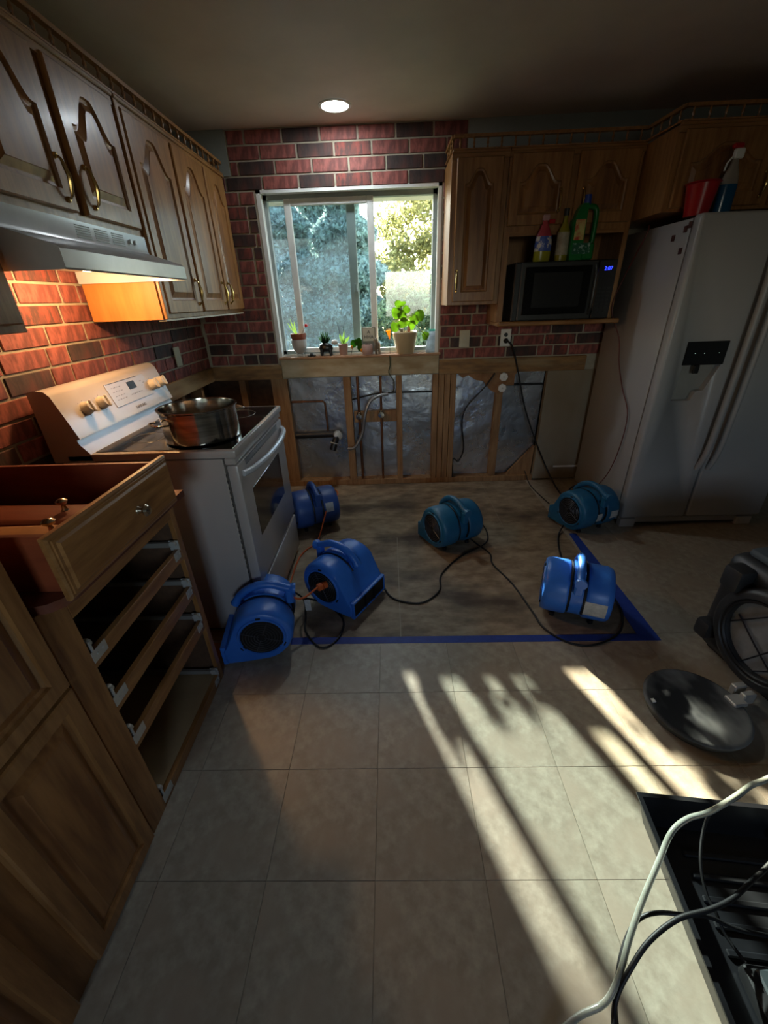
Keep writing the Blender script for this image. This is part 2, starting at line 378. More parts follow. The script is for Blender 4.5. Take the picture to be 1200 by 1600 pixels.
gt.inputs[0].default_value = (.55, .61, .65, 1); gg.inputs[0].default_value = (.5, .62, .7, 1); gm.inputs[0].default_value = .02
g.links.new(gt.outputs[0], gm.inputs[1]); g.links.new(gg.outputs[0], gm.inputs[2]); g.links.new(gm.outputs[0], go.inputs[0])
box('pane', glass, wn, -.63, -.128, YB + .056, YB + .059, WZ0 + .06, WZ1 - .08)
box('pane', glass, wn, -.21, WX1 - .05, YB + .093, YB + .096, WZ0 + .045, WZ1 - .05)
box('insect_screen', screen, wn, WX0 + .05, -.27, YB + .094, YB + .096, WZ0 + .045, WZ1 - .05)
ws = struct(B().box(WX0 + .005, WX1 + .02, YB - .03, YB + .05, WZ0 - .012, WZ0 + .006, bev=.003).obj('window_sill', mat('sill_wood', srgb(176, 132, 92), .5, col2=srgb(150, 108, 72)), None)); ws.parent = wn
# =================================================================== OUTSIDE
struct(box('ground', mat('lawn_soil', srgb(120, 128, 84), .9, col2=srgb(150, 140, 104), scale=2), None, -14, 14, YB + .2, 24, -.5, -.3))
tag(box('roof_eave', vinyl, None, -2.5, 2.2, YB + .14, YB + .62, 2.09, 2.13), 'white painted roof eave outside above the window', 'eave')
leafm = {}
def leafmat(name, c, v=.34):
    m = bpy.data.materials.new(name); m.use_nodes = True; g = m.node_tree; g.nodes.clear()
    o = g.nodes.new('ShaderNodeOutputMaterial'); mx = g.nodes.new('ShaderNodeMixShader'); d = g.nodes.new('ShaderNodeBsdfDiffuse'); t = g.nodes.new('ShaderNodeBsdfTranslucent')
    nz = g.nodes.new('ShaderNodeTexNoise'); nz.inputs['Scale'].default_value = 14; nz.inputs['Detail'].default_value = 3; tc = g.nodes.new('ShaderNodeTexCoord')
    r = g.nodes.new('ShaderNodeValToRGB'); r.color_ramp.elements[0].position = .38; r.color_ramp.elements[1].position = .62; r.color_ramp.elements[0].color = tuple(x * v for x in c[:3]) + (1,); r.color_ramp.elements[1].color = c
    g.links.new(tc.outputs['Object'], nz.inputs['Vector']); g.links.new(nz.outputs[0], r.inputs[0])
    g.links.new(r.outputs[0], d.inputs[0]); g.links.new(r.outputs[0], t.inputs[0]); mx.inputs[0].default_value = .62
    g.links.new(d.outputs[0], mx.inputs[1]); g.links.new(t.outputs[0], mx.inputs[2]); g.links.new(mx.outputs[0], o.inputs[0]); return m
def foliage(n, fn, size, rs):
    vs, fs = [], []
    for k in range(n):
        p = fn(rs); a = Vector((rs.gauss(0, 1), rs.gauss(0, 1), rs.gauss(0, 1))).normalized(); b = a.orthogonal().normalized()
        b = (Matrix.Rotation(rs.random() * 6.28, 3, a) @ b); s_ = size * rs.uniform(.6, 1.4); c = a.cross(b) * .45
        i = len(vs); vs += [p - b * s_, p + c * s_, p + b * s_, p - c * s_]; fs.append((i, i + 1, i + 2, i + 3))
    me = bpy.data.meshes.new('foliage'); me.from_pydata([tuple(v) for v in vs], [], fs); return me
def tree(name, label, x, y, h, r, kind, m, n, size, seed):
    t = thing(name, label, 'tree', (x, y, -.3)); rs = random.Random(seed)
    B().tube([(0, 0, 0), (.03, 0, h * .4), (-.02, .02, h * .85)], .06, sm=3, rr=lambda u: .08 * (1 - .7 * u)).obj('trunk', mat('bark', srgb(96, 78, 62), .9), t)
    if kind == 'cone':
        def fn(rs):
            z = rs.random() ** .8; rr = r * (1 - z) ** .6 * (.55 + .45 * rs.random()) * (1 + .25 * math.sin(z * 40 + seed)); a = rs.random() * 6.28
            return Vector((rr * math.cos(a), rr * math.sin(a), .1 + z * h))
    elif kind == 'over':   # unseen crown hanging to one side, high up, added to dapple the sun
        cl = [(Vector((1.99 + rs.uniform(-.36, .34), rs.uniform(-.3, .3), rs.uniform(2.92, 4.0))), rs.uniform(.08, .16)) for _ in range(52)]
        B().tube([(0, 0, h * .7), (.7, 0, h * .82), (1.7, 0, h * .9)], .03, sm=3).obj('branch', mat('bark', None), t)
        def fn(rs):
            c, q = rs.choice(cl); v = Vector((rs.gauss(0, 1), rs.gauss(0, 1), rs.gauss(0, .8))).normalized() * q * rs.random() ** .4
            return c + v
    else:
        cl = []
        while len(cl) < 90:
            p = Vector((rs.uniform(-1, 1), rs.uniform(-1, 1), rs.uniform(-1, 1)))
            if p.length < 1: cl.append((Vector((p.x * r, p.y * r * .7, h * (.52 + .48 * p.z))), rs.uniform(.10, .24) * r))
        def fn(rs):
            c, q = rs.choice(cl); v = Vector((rs.gauss(0, 1), rs.gauss(0, 1), rs.gauss(0, .8))).normalized() * q * rs.random() ** .4
            return c + v
    o = mkobj('foliage', foliage(n, fn, size, rs), m, t, False); o['kind'] = 'stuff'
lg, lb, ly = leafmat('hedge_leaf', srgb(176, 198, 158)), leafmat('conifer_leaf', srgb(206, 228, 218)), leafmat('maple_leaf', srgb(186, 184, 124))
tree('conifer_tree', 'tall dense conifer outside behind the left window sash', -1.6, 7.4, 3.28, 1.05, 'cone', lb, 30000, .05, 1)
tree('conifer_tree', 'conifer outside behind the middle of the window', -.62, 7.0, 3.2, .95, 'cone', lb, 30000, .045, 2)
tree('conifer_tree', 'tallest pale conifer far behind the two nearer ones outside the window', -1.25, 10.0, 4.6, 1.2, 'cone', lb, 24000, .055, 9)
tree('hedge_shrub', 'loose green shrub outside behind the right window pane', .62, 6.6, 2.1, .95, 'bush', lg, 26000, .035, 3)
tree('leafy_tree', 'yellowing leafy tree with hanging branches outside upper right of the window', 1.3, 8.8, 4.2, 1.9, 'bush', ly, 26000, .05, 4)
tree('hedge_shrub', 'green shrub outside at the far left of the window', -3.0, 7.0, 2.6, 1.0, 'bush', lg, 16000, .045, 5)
tree('added_shade_tree', 'unseen tree added outside left of the window, its high branch placed to dapple the sunlight', -2.4, 6.1, 4.2, .6, 'over', lg, 9000, .05, 6)  # out of view, added to break up the sun on the floor
# =================================================================== CABINETS
def offset(pts, d):
    n = len(pts); out = []
    for i in range(n):
        p0, p1, p2 = Vector(pts[i - 1]), Vector(pts[i]), Vector(pts[(i + 1) % n])
        a, b = (p1 - p0), (p2 - p1)
        na = Vector((-a.y, a.x)).normalized(); nb = Vector((-b.y, b.x)).normalized()
        m_ = (na + nb); q = m_.dot(na)
        out.append(tuple(p1 + m_ * (d / max(q, .35))) if m_.length > 1e-6 else tuple(p1 + na * d))
    return out
def panel_door(parent, w, h, O, U, V, arch=True, stile=.052, th=.02, m=None, mp=None, name='door'):
    """raised panel door; O = lower corner on cabinet face, U across, V up, outward = U x V"""
    M = frameM(O, U, V); m = m or oak; mp = mp or oak_p
    s = stile; x0, x1, z0, zt = s, w - s, s * 1.05, h - s
    rise = min(.10, h * .24, (w - 2 * stile) * .42) if arch else 0
    N = 20 if arch else 1
    def outline(d):
        X0_, X1_, Z0_, ZT_ = x0 + d, x1 - d, z0 + d, zt - d
        pts = [(X0_, Z0_), (X1_, Z0_)]
        for k in range(N + 1):
            t = k / N; u = X1_ + (X0_ - X1_) * t
            if arch:
                q = 1 - abs(2 * t - 1); q = min(1, max(0, (q - .14) / .72)); q = q * q * (3 - 2 * q); v = ZT_ - rise + rise * q
            else: v = ZT_
            pts.append((u, v))
        return pts
    inner = outline(0); outer = [(0, 0), (w, 0)] + [(w - w * k / N, h) for k in range(N + 1)]
    P = lambda pts, z: [Vector((a, b, z)) for a, b in pts]
    b = B()
    bo = offset(outer, 0) ; e = .004
    outer_b = [(min(max(a, e), w - e), min(max(c, e), h - e)) for a, c in outer]
    b.rings([P(outer, 0), P(outer, th - e), P(outer_b, th), P(inner, th), P(outline(.003), th - .008), P(outline(.011), th - .010)], cap0=True, cap1=False)
    bmesh.ops.transform(b.bm, matrix=M, verts=b.bm.verts); d = b.obj(name, m, parent, ang=14)
    b = B(); g_ = min(.034, (x1 - x0) * .2)
    b.rings([P(outline(.010), th - .013), P(outline(.010), th - .010), P(outline(.013), th - .010), P(outline(g_), th - .001), P(outline(g_ + .002), th + .001)], cap0=False)
    bmesh.ops.transform(b.bm, matrix=M, verts=b.bm.verts); b.obj('raised_panel', mp, d, ang=11)
    return d
def pull(parent, p, d_out, length=.11, up=(0, 0, 1)):
    p, o, u = Vector(p), Vector(d_out), Vector(up)
    b = B()
    b.tube([p - u * length * .5 + o * .004, p - u * length * .42 + o * .016, p - u * length * .25 + o * .021, p + o * .026, p + u * length * .25 + o * .021, p + u * length * .42 + o * .016, p + u * length * .5 + o * .004], .004, n=8, sm=3, rr=lambda t: .0035 + .0035 * math.sin(PI * t) ** 2)
    for s_ in (-.5, .5): b.lathe([(.0, 0), (.009, 0), (.008, .006), (.004, .009)], p + u * length * s_, o, 10)
    return b.obj('handle', brass, parent)
def gallery(parent, pts, step=.078):
    """turned spindle rail on cabinet tops"""
    r = B(); r2 = None
    for a, b_ in zip(pts[:-1], pts[1:]):
        a, b_ = Vector(a), Vector(b_); d = b_ - a; n = max(1, round(d.length / step)); L_ = d.length; dn = d.normalized(); q = Vector((-dn.y, dn.x, 0)) * .011
        for z0, z1 in ((.052, .066), (0, .006)):
            r.rings([[a - q + Vector((0, 0, z0)), a + q + Vector((0, 0, z0)), a + q + Vector((0, 0, z1)), a - q + Vector((0, 0, z1))], [b_ - q + Vector((0, 0, z0)), b_ + q + Vector((0, 0, z0)), b_ + q + Vector((0, 0, z1)), b_ - q + Vector((0, 0, z1))]])
    r.obj('top_rail', oak_h, parent)
    me = None
    for a, b_ in zip(pts[:-1], pts[1:]):
        a, b_ = Vector(a), Vector(b_); n = max(1, round((b_ - a).length / step))
        for k in range(n):
            p = a + (b_ - a) * ((k + .5) / n)
            if me is None:
                o = B().lathe([(.004, .006), (.006, .012), (.0035, .018), (.007, .029), (.0035, .040), (.006, .046), (.004, .052)], n=8).obj('spindle', oak, parent); me = o.data
            else: o = bpy.data.objects.new('spindle', me); sc.collection.objects.link(o); o.parent = parent
            o.location = p
CT = 2.135  # cabinet top
FX = -1.03
def wallcab_left(label, y0, y1, z0, doors, handles, name='wall_cabinet'):
    t = thing(name, label, 'cabinet')
    box('body', oak, t, XL + .002, FX - .0, y0, y1, z0, CT, bev=.002)
    b = B()
    b.box(FX, FX + .012, y0, y1, CT - .03, CT + .0).box(FX, FX + .022, y0, y1, CT - .006, CT + .008, bev=.003); b.obj('crown_moulding', oak_h, t)
    for (a, c), hy in zip(doors, handles):
        d = panel_door(t, c - a, CT - .022 - (z0 + .022), (FX + .001, a, z0 + .022), (0, 1, 0), (0, 0, 1))
        if hy is not None: pull(d, (FX + .021, hy, z0 + (.115 if z0 < 1.5 else .105)), (1, 0, 0))
    return t
far = wallcab_left('long oak wall cabinet with three arched doors beside the window', 2.062, 3.215, 1.376, [(2.095, 2.475), (2.50, 2.865), (2.885, 3.195)], [2.44, 2.825, 2.925])
box('side_panel', ply, far, XL + .004, FX - .002, 2.056, 2.062, 1.376, CT)
box('edge_strip', oak, far, FX + .001, FX + .016, 2.062, 2.09, 1.376, CT, bev=.003)
box('bottom_rail', mat('pale_bottom_edge', srgb(190, 180, 160), .5), far, FX - .03, FX + .003, 2.07, 3.212, 1.368, 1.376)
over = wallcab_left('short oak wall cabinet with two arched doors above the range hood', 1.275, 2.054, 1.690, [(1.305, 1.645), (1.69, 2.03)], [1.60, 1.735])
near = wallcab_left('oak wall cabinet at the far left edge nearest the camera', .66, 1.262, 1.376, [(.68, .95), (.97, 1.235)], [None, None])
gl = thing('gallery_rail', 'turned wooden spindle rail along the tops of the left wall cabinets', 'rail')
gallery(gl, [(FX + .01, .66, CT + .008), (FX + .01, 3.215, CT + .008), (XL + .05, 3.215, CT + .008)])
# ---- right wall cabinets
FY = 2.94
def wallcab_back(label, x0, x1, z0, fy, name='wall_cabinet', body=True):
    t = thing(name, label, 'cabinet')
    if body: box('body', oak, t, x0, x1, fy, YB - .02, z0, CT, bev=.002)
    B().box(x0, x1, fy - .012, fy, CT - .03, CT).box(x0, x1, fy - .022, fy, CT - .006, CT + .008, bev=.003).obj('crown_moulding', oak_x, t)
    return t
a_ = wallcab_back('narrow tall oak wall cabinet right of the window', .375, .698, 1.376, FY)
d = panel_door(a_, .262, .715, (.404, FY - .001, 1.396), (1, 0, 0), (0, 0, 1), stile=.05); pull(d, (.425, FY - .021, 1.51), (0, -1, 0))
m_ = wallcab_back('oak microwave cabinet with two short doors above an open niche', .70, 1.44, 1.30, FY, body=False)
b = B().box(.70, 1.44, FY, YB - .02, 1.755, CT).box(.70, .735, FY, YB - .02, 1.27, 1.755).box(1.412, 1.44, FY, YB - .02, 1.27, 1.755).box(.735, 1.412, YB - .034, YB - .02, 1.27, 1.755); b.obj('body', oak, m_)
box('bottom_shelf', oak_x, m_, .70, 1.47, FY - .055, YB - .02, 1.245, 1.272, bev=.006)
box('niche_rail', oak_x, m_, .735, 1.412, FY - .002, FY + .02, 1.735, 1.757)
for x0, hx in ((.712, .985), (1.085, 1.115)):
    d = panel_door(m_, .335, .335, (x0, FY - .001, 1.785), (1, 0, 0), (0, 0, 1), stile=.05); pull(d, (hx + .012, FY - .021, 1.90), (0, -1, 0), .10)
c_ = wallcab_back('deep oak cabinet above the refrigerator', 1.443, 2.46, 1.785, 2.65)
for x0, hx in ((1.475, 1.915), (1.975, 2.005)):
    d = panel_door(c_, .46, .315, (x0, 2.649, 1.80), (1, 0, 0), (0, 0, 1), stile=.055); pull(d, (hx, 2.63, 1.885), (0, -1, 0), .10)
gr = thing('gallery_rail', 'turned wooden spindle rail along the tops of the right wall cabinets', 'rail')
gallery(gr, [(.38, YB - .06, CT + .008), (.38, FY - .01, CT + .008), (1.435, FY - .01, CT + .008), (1.45, 2.64, CT + .008), (2.46, 2.64, CT + .008)])
# ---- base drawer cabinet (drawers removed)
DX = -.755
t = thing('base_cabinet', 'oak base cabinet with four empty drawer openings and metal slides', 'cabinet')
b = B()
ys, ye = .645, 1.24
b.box(XL + .01, DX - .018, ye - .018, ye, 0, .862); b.box(XL + .01, DX - .018, ys, ys + .018, 0, .862); b.box(XL + .01, XL + .02, ys, ye, 0, .862); b.obj('carcass', dark_in, t); box('cabinet_floor', mat('cabinet_floor_board', srgb(176, 150, 112), .6), t, XL + .02, DX - .018, ys + .018, ye - .018, .03, .045)
box('stile', oak, t, DX - .018, DX, ys, .724, 0, .862, bev=.0015); box('stile', oak, t, DX - .018, DX, 1.213, ye, 0, .862, bev=.0015)
for z0, z1 in ((.788, .862), (.626, .672), (.462, .509), (.297, .345), (0, .045)):
    box('rail', oak_h, t, DX - .018, DX, .724, 1.213, z0, z1, bev=.0015)
for k, z in enumerate((.672, .509, .345, .045)):
    for y in (.73, 1.207):
        s_ = B(); sg = 1 if y < 1 else -1
        s_.box(XL + .03, DX - .02, y, y + sg * .012, z + .012, z + .03); s_.obj('slide_rail', mat('slide_enamel', srgb(150, 146, 138), .4, .3), t)
        s_ = B(); s_.box(DX + .0005, DX + .0022, y - .008, y + sg * .045 , z - .028, z + .004)
        s_.box(DX - .03, DX + .002, y, y + sg * .004, z - .004, z + .035); s_.cyl((DX - .014, y + sg * .004, z + .024), (DX - .014, y + sg * .014, z + .024), .012, n=14)
        s_.cyl((DX + .002, y + sg * .012, z - .012), (DX + .004, y + sg * .012, z - .012), .004, n=8); s_.cyl((DX + .002, y + sg * .032, z - .012), (DX + .004, y + sg * .032, z - .012), .004, n=8)
        s_.obj('slide_bracket', galv, t)
b = B(); pts = [(XL + .012, ys + .004), (-.755, ys + .004), (-.728, ys + .012), (-.708, ys + .032), (-.700, ys + .06), (-.700, 1.235), (XL + .012, 1.235)]
b.prism([(x, y, .864) for x, y in pts], (0, 0, .022)); tag(b.obj('counter_substrate', counter_red, None), 'reddish brown counter substrate with rounded corner on the drawer cabinet', 'countertop')
# loose drawer lying on it
t = thing('loose_drawer', 'pulled out oak drawer box lying on the drawer cabinet', 'drawer', (0, 0, .887), 0)
b = B(); b.box(-1.24, -.695, .700, .712, 0, .138).box(-1.24, -.695, 1.118, 1.13, 0, .138).box(-1.24, -1.228, .712, 1.118, 0, .138); b.obj('drawer_side', drawer_red, t)
box('drawer_bottom', drawer_red, t, -1.228, -.695, .712, 1.118, .008, .014)
b = B(); P = [(.672, -.004), (1.158, -.004), (1.158, .148), (.672, .148)]
R_ = lambda d, x: [Vector((x, (y + d if y < .9 else y - d), (z + d if z < .07 else z - d))) for y, z in P]
b.rings([R_(0, -.695), R_(0, -.684), R_(.006, -.681), R_(.010, -.681), R_(.011, -.678), R_(.017, -.677), R_(.022, -.672)]); b.obj('drawer_front', oak_h, t, ang=15)
b = B(); b.lathe([(.011, 0), (.009, .004), (.008, .012), (.013, .017), (.016, .022), (.012, .028), (.0, .030)], (-.672, .95, .068), (1, 0, 0), 18); b.obj('knob', nickel, t)
for k, (x0, y0, x1, y1, z, rz) in enumerate([(-1.2, .735, -.715, .85, .070, .03), (-1.2, .90, -.715, 1.02, .018, -.04), (-1.18, .915, -.73, 1.03, .040, -.02)]):
    lab = ['loose drawer front with knob lying nearest the camera inside the loose drawer', 'loose drawer front underneath in the loose drawer', 'loose drawer front with knob lying on top at the back of the loose drawer'][k]
    q = thing('drawer_front', lab, 'drawer front', ((x0 + x1) / 2, (y0 + y1) / 2, .887 + z), rz, 'drawer fronts stacked in the loose drawer')
    w_, h_ = (x1 - x0) / 2, (y1 - y0) / 2
    b = B(); b.rings([[Vector((sx * (w_ - d), sy * (h_ - d), zz)) for sx, sy in ((-1, -1), (1, -1), (1, 1), (-1, 1))] for d, zz in ((0, 0), (0, .012), (.008, .016), (.02, .019))]); b.obj('board', drawer_red if k else ply, q, ang=15)
    if k != 1:
        B().lathe([(.010, 0), (.006, .005), (.005, .016), (.013, .022), (.015, .028), (.009, .033), (.0, .035)], (.17 if k == 0 else .06, .01, .019), (0, 0, 1), 16).obj('knob', nickel, q)
# ---- tall pantry
t = thing('pantry_cabinet', 'tall oak pantry cabinet with raised panels at the lower left edge', 'cabinet')
box('body', oak, t, XL + .01, -.775, -.45, .642, 0, 2.1, bev=.003)
box('face_frame', oak, t, -.776, -.758, -.45, .642, 0, 2.1, bev=.002)
def pdoor(y0, y1, z0, z1): return panel_door(t, y1 - y0, z1 - z0, (-.759, y0, z0), (0, 1, 0), (0, 0, 1), arch=False, stile=.038, th=.02)
pdoor(.37, .632, .02, .665); pdoor(.37, .632, .675, 1.35); pdoor(.0, .30, .02, 1.35)
pdoor(-.32, -.02, .02, 1.35)
# =================================================================== RANGE HOOD
t = thing('range_hood', 'white under-cabinet range hood above the stove, its lamp lit', 'range hood')
hy0, hy1 = 1.285, 2.04
prof = [(XL + .003, 1.528), (-.880, 1.528), (-.875, 1.533), (-.875, 1.578), (-.885, 1.586), (-1.012, 1.628), (-1.016, 1.64), (-1.016, 1.688), (XL + .003, 1.688)]
b = B(); L_ = [Vector((x, hy0, z)) for x, z in prof]; R2 = [Vector((x, hy1, z)) for x, z in prof]
vr0 = [b.bm.verts.new(p) for p in L_]; vr1 = [b.bm.verts.new(p) for p in R2]
for i in range(1, len(prof) - 1): b.bm.faces.new((vr0[i], vr0[i + 1], vr1[i + 1], vr1[i]))
b.bm.faces.new(vr0); b.bm.faces.new(list(reversed(vr1)))
b.obj('shell', hood_white, t, ang=30)
hood_in = mat('hood_underside', srgb(214, 206, 190), .5)
box('underside', hood_in, t, XL + .01, -.885, hy0 + .004, hy1 - .004, 1.574, 1.578)
box('grease_filter', mat('greasy_filter', srgb(92, 76, 58), .6, .4, scale=60, bump=.6), t, XL + .02, -.99, hy0 + .03, hy0 + .33, 1.564, 1.574)
for g0 in (1.60, 1.70, 1.80):
    for k in range(6):
        box('vent_slot', blackp, t, -1.0162, -1.0148, g0, g0 + .075, 1.640 + k * .0068, 1.6432 + k * .0068)
for k in range(2): B().cyl((-1.0155, 1.915 + k * .035, 1.660), (-1.008, 1.915 + k * .035, 1.660), .008, n=12).obj('switch', hood_white, t)
lamp_e = mat('warm_lamp_lens', (1, .6, .25, 1), emit=(1, .56, .22, 1), estr=26)
B().lathe([(.028, 0), (.030, -.010), (.02, -.016), (.0, -.018)], (-1.14, 1.80, 1.574), n=16).obj('lamp_lens', lamp_e, t)
hl = bpy.data.lights.new('hood_lamp', 'POINT'); hl.energy = 4.2; hl.color = (1, .58, .26); hl.shadow_soft_size = .025
ho = bpy.data.objects.new('hood_lamp', hl); sc.collection.objects.link(ho); ho.location = (-1.12, 1.74, 1.535); ho.parent = t
# =================================================================== STOVE
sx0, sx1, sy0, sy1, sz = -1.30, -.665, 1.50, 2.255, .93
t = thing('electric_range', 'white freestanding electric range with black glass top', 'stove')
box('body', white_enamel, t, sx0, sx1, sy0 + .004, sy1 - .004, .02, .893, bev=.003)
box('toe_base', blackp, t, sx0 + .03, sx1 - .02, sy0 + .02, sy1 - .02, 0, .02)
ck = box('cooktop_frame', white_enamel, t, sx0 + .03, -.607, sy0, sy1, .896, .928, bev=.006, seg=2)
box('glass_top', black_gloss, t, -1.165, -.622, sy0 + .022, sy1 - .022, .926, .9305, bev=.001)
ringm = mat('burner_ring_print', srgb(70, 72, 76), .3)
for x, y, r in ((-.78, 1.70, .10), (-.78, 2.07, .085), (-1.04, 1.70, .075), (-1.04, 2.07, .10)):
    B().torus((x, y, .9307), (0, 0, 1), r, .0012, 32, 4).obj('burner_ring', ringm, t)
# backguard
bp = [(-1.325, .896), (-1.168, .896), (-1.172, .93), (-1.200, .968), (-1.205, .985), (-1.190, .990), (-1.243, 1.150), (-1.26, 1.168), (-1.29, 1.172), (-1.325, 1.165)]
bg_ = B(); bg_.rings([[Vector((x, sy0, z)) for x, z in bp], [Vector((x, sy1, z)) for x, z in bp]]); bg_.obj('backguard', white_enamel, t, ang=40)
cy_, cz_ = 1.93, 1.07
def face(yy, zz, off=0.0):   # point on the sloped control face
    k = (zz - .990) / .160; return Vector((-1.190 - .053 * k + off * .949, yy, zz + off * .314))
FU, FV = Vector((0, 1, 0)), (face(1, 1.15) - face(1, .99)).normalized()
def onface(yy, zz, off): p = face(yy, zz, off); return frameM(p, FU, FV)
b = B().box(-.155, .155, -.052, .052, 0, .0025, bev=.001); bmesh.ops.transform(b.bm, matrix=onface(1.955, 1.088, 0), verts=b.bm.verts); b.obj('control_panel', white_enamel, t)
b = B().box(-.034, .026, -.017, .017, 0, .001); bmesh.ops.transform(b.bm, matrix=onface(1.985, 1.105, .0026), verts=b.bm.verts); b.obj('clock_display', mat('matte_black_display', srgb(16, 18, 22), .5), t)
ink = mat('grey_print', srgb(96, 92, 92), .6)
b = B(); rr = random.Random(3)
for (yy, zz) in [(y_, z_) for y_ in (1.835, 1.855, 1.875, 1.895) for z_ in (1.065, 1.08, 1.098, 1.115)] + [(y_, 1.068) for y_ in (1.95, 1.97, 1.99, 2.01, 2.03)] + [(2.06, 1.09), (2.06, 1.11), (2.08, 1.10)]:
    M_ = onface(yy, zz, .0027); bb = len(b.bm.verts); b.box(-.006, .005 + rr.uniform(-.002, .002), -.0012, .0012, 0, .0003, M=M_)
b.box(-.14, .10, -.0015, .0015, 0, .0003, M=onface(1.95, 1.134, .0027)); b.obj('panel_print', ink, t)
text('brand_lettering', 'SAMSUNG', .019, ink, t, onface(1.965, 1.012, .0005))
knob_m = mat('cream_knob', srgb(226, 214, 194), .35)
for yy in (1.625, 1.725, 2.135, 2.215):
    b = B(); b.lathe([(.026, 0), (.027, .006), (.024, .013), (.022, .030), (.019, .033), (.0, .034)], n=22)
    b.box(-.006, .006, -.024, .024, .030, .040, bev=.003)
    bmesh.ops.transform(b.bm, matrix=onface(yy, 1.078, 0), verts=b.bm.verts); b.obj('knob', knob_m, t)
    b = B()
    for k in range(7):
        a = PI * (.15 + k * .28); b.box(.033 * math.cos(a) - .0015, .033 * math.cos(a) + .0015, .033 * math.sin(a) - .0015, .033 * math.sin(a) + .0015, 0, .0004, M=onface(yy, 1.078, .0003))
    b.obj('dial_print', ink, t)
# oven door
dx0, dx1 = -.66, -.612
dr_ = box('oven_door', white_enamel, t, dx0, dx1, sy0 + .012, sy1 - .012, .272, .862, bev=.010, seg=2)
box('door_window', black_gloss, dr_, dx1 - .001, dx1 + .0015, sy0 + .125, sy1 - .165, .475, .715, bev=.001)
for k in range(5):
    box('vent_slot', mat('slot_grey', srgb(70, 72, 74), .5), dr_, dx1 - .002, dx1 + .001, sy0 + .10, sy1 - .12, .832 + k * .0058, .8345 + k * .0058)
b = B(); hp = []
for k in range(15):
    u = k / 14; hp.append((-.612 + .052 * math.sin(PI * u) ** .55 + .004, sy0 + .045 + u * (sy1 - sy0 - .09), .815))
b.tube(hp, .013, 10, 2); b.obj('door_handle', hood_white, dr_)
box('control_lip', white_enamel, t, -.66, -.617, sy0 + .006, sy1 - .006, .866, .894, bev=.004)
box('warming_drawer', white_enamel, t, dx0, dx1, sy0 + .012, sy1 - .012, .035, .258, bev=.006, seg=2)
b = B()
for k in range(30): b.box(-.664, -.6615, sy0 + .0035, sy0 + .006, .06 + k * .026, .074 + k * .026)
b.obj('seam_perforation', blackp, t)
# stock pot
pc = (-.80, 1.690)
t = thing('stock_pot', 'large wide stainless steel pot without lid on the stove top', 'pot', (pc[0], pc[1], .931))
PR = .150
B().lathe([(.0, .0), (PR - .008, .0), (PR, .006), (PR, .125), (PR + .007, .130), (PR + .007, .134), (PR - .003, .134), (PR - .004, .128), (PR - .004, .008), (.0, .006)], n=56).obj('pot_body', steel, t, ang=50)
for a in (-2.25, .9):
    c, s_ = math.cos(a), math.sin(a); f_ = lambda r, w, z: (r * c - w * s_, r * s_ + w * c, z)
    B().tube([f_(PR, -.045, .09), f_(PR + .03, -.045, .092), f_(PR + .042, -.03, .092), f_(PR + .045, 0, .092), f_(PR + .042, .03, .092), f_(PR + .03, .045, .092), f_(PR, .045, .09)], .004, 8, 3).obj('handle', steel, t)
# =================================================================== REFRIGERATOR
t = thing('refrigerator', 'white side-by-side refrigerator with ice dispenser on the right', 'refrigerator')
rx0, rx1, ry, rz1 = 1.525, 2.435, 2.42, 1.75
box('body', white_fridge, t, rx0 + .004, rx1, ry + .075, 3.19, .03, rz1 - .012, bev=.006, seg=2)
gx = 1.945
d1 = box('freezer_door', white_fridge, t, rx0, gx - .004, ry, ry + .068, .075, rz1, bev=.016, seg=3)
d2 = box('fresh_food_door', white_fridge, t, gx + .004, rx1, ry, ry + .068, .075, rz1, bev=.016, seg=3)
box('toe_grille', white_enamel, t, rx0 + .02, rx1 - .02, ry + .03, ry + .07, .012, .066, bev=.004)
box('grille_opening', blackp, t, rx0 + .10, rx1 - .10, ry + .027, ry + .031, .018, .026)
for x in (rx0 + .06, rx1 - .08): box('leveling_foot', white_enamel, t, x - .05, x + .05, ry + .012, ry + .06, 0, .06, bev=.004)
for x, s_ in ((gx - .034, -1), (gx + .034, 1)):
    pts = [(x, ry - .002, .42), (x, ry - .03, .50), (x, ry - .045, .62), (x, ry - .05, .95), (x, ry - .05, 1.25), (x, ry - .045, 1.45), (x, ry - .028, 1.56), (x, ry - .002, 1.63)]
    B().tube(pts, .017, 12, 3).obj('door_handle', white_fridge, d1 if s_ < 0 else d2)
box('dispenser_panel', black_gloss, d1, 1.632, 1.856, ry - .006, ry + .002, 1.045, 1.168, bev=.002)
q = [(1.640, 1.045), (1.850, 1.045), (1.795, .905), (1.755, .90), (1.735, .848), (1.628, .848)]
rec = mat('dispenser_recess', srgb(150, 146, 138), .5)
cut = B().prism([(x, ry - .02, z) for x, z in q], (0, .06, 0)).obj('cutter', rec, None, False)
bo_ = d1.modifiers.new('cut', 'BOOLEAN'); bo_.object = cut; bo_.operation = 'DIFFERENCE'; bo_.solver = 'EXACT'
bpy.context.view_layer.update()
d1.data = bpy.data.meshes.new_from_object(d1.evaluated_get(bpy.context.evaluated_depsgraph_get())); d1.modifiers.clear(); bpy.data.objects.remove(cut)
B().prism([(x, ry + .0385, z) for x, z in q], (0, .003, 0)).obj('dispenser_recess', rec, d1)
B().box(1.70, 1.73, ry - .012, ry, 1.0, 1.045, bev=.003).obj('dispenser_lever', blackp, d1)
for x in (1.685, 1.735, 1.815): box('indicator_light', mat('pale_led', srgb(170, 220, 200), .5, emit=(.5, .8, .65, 1), estr=.5), d1, x - .0015, x + .0015, ry - .0065, ry - .0055, 1.106, 1.108)
t2 = rx0 + .0035
magm = mat('magnet_brown', srgb(80, 42, 36), .5)
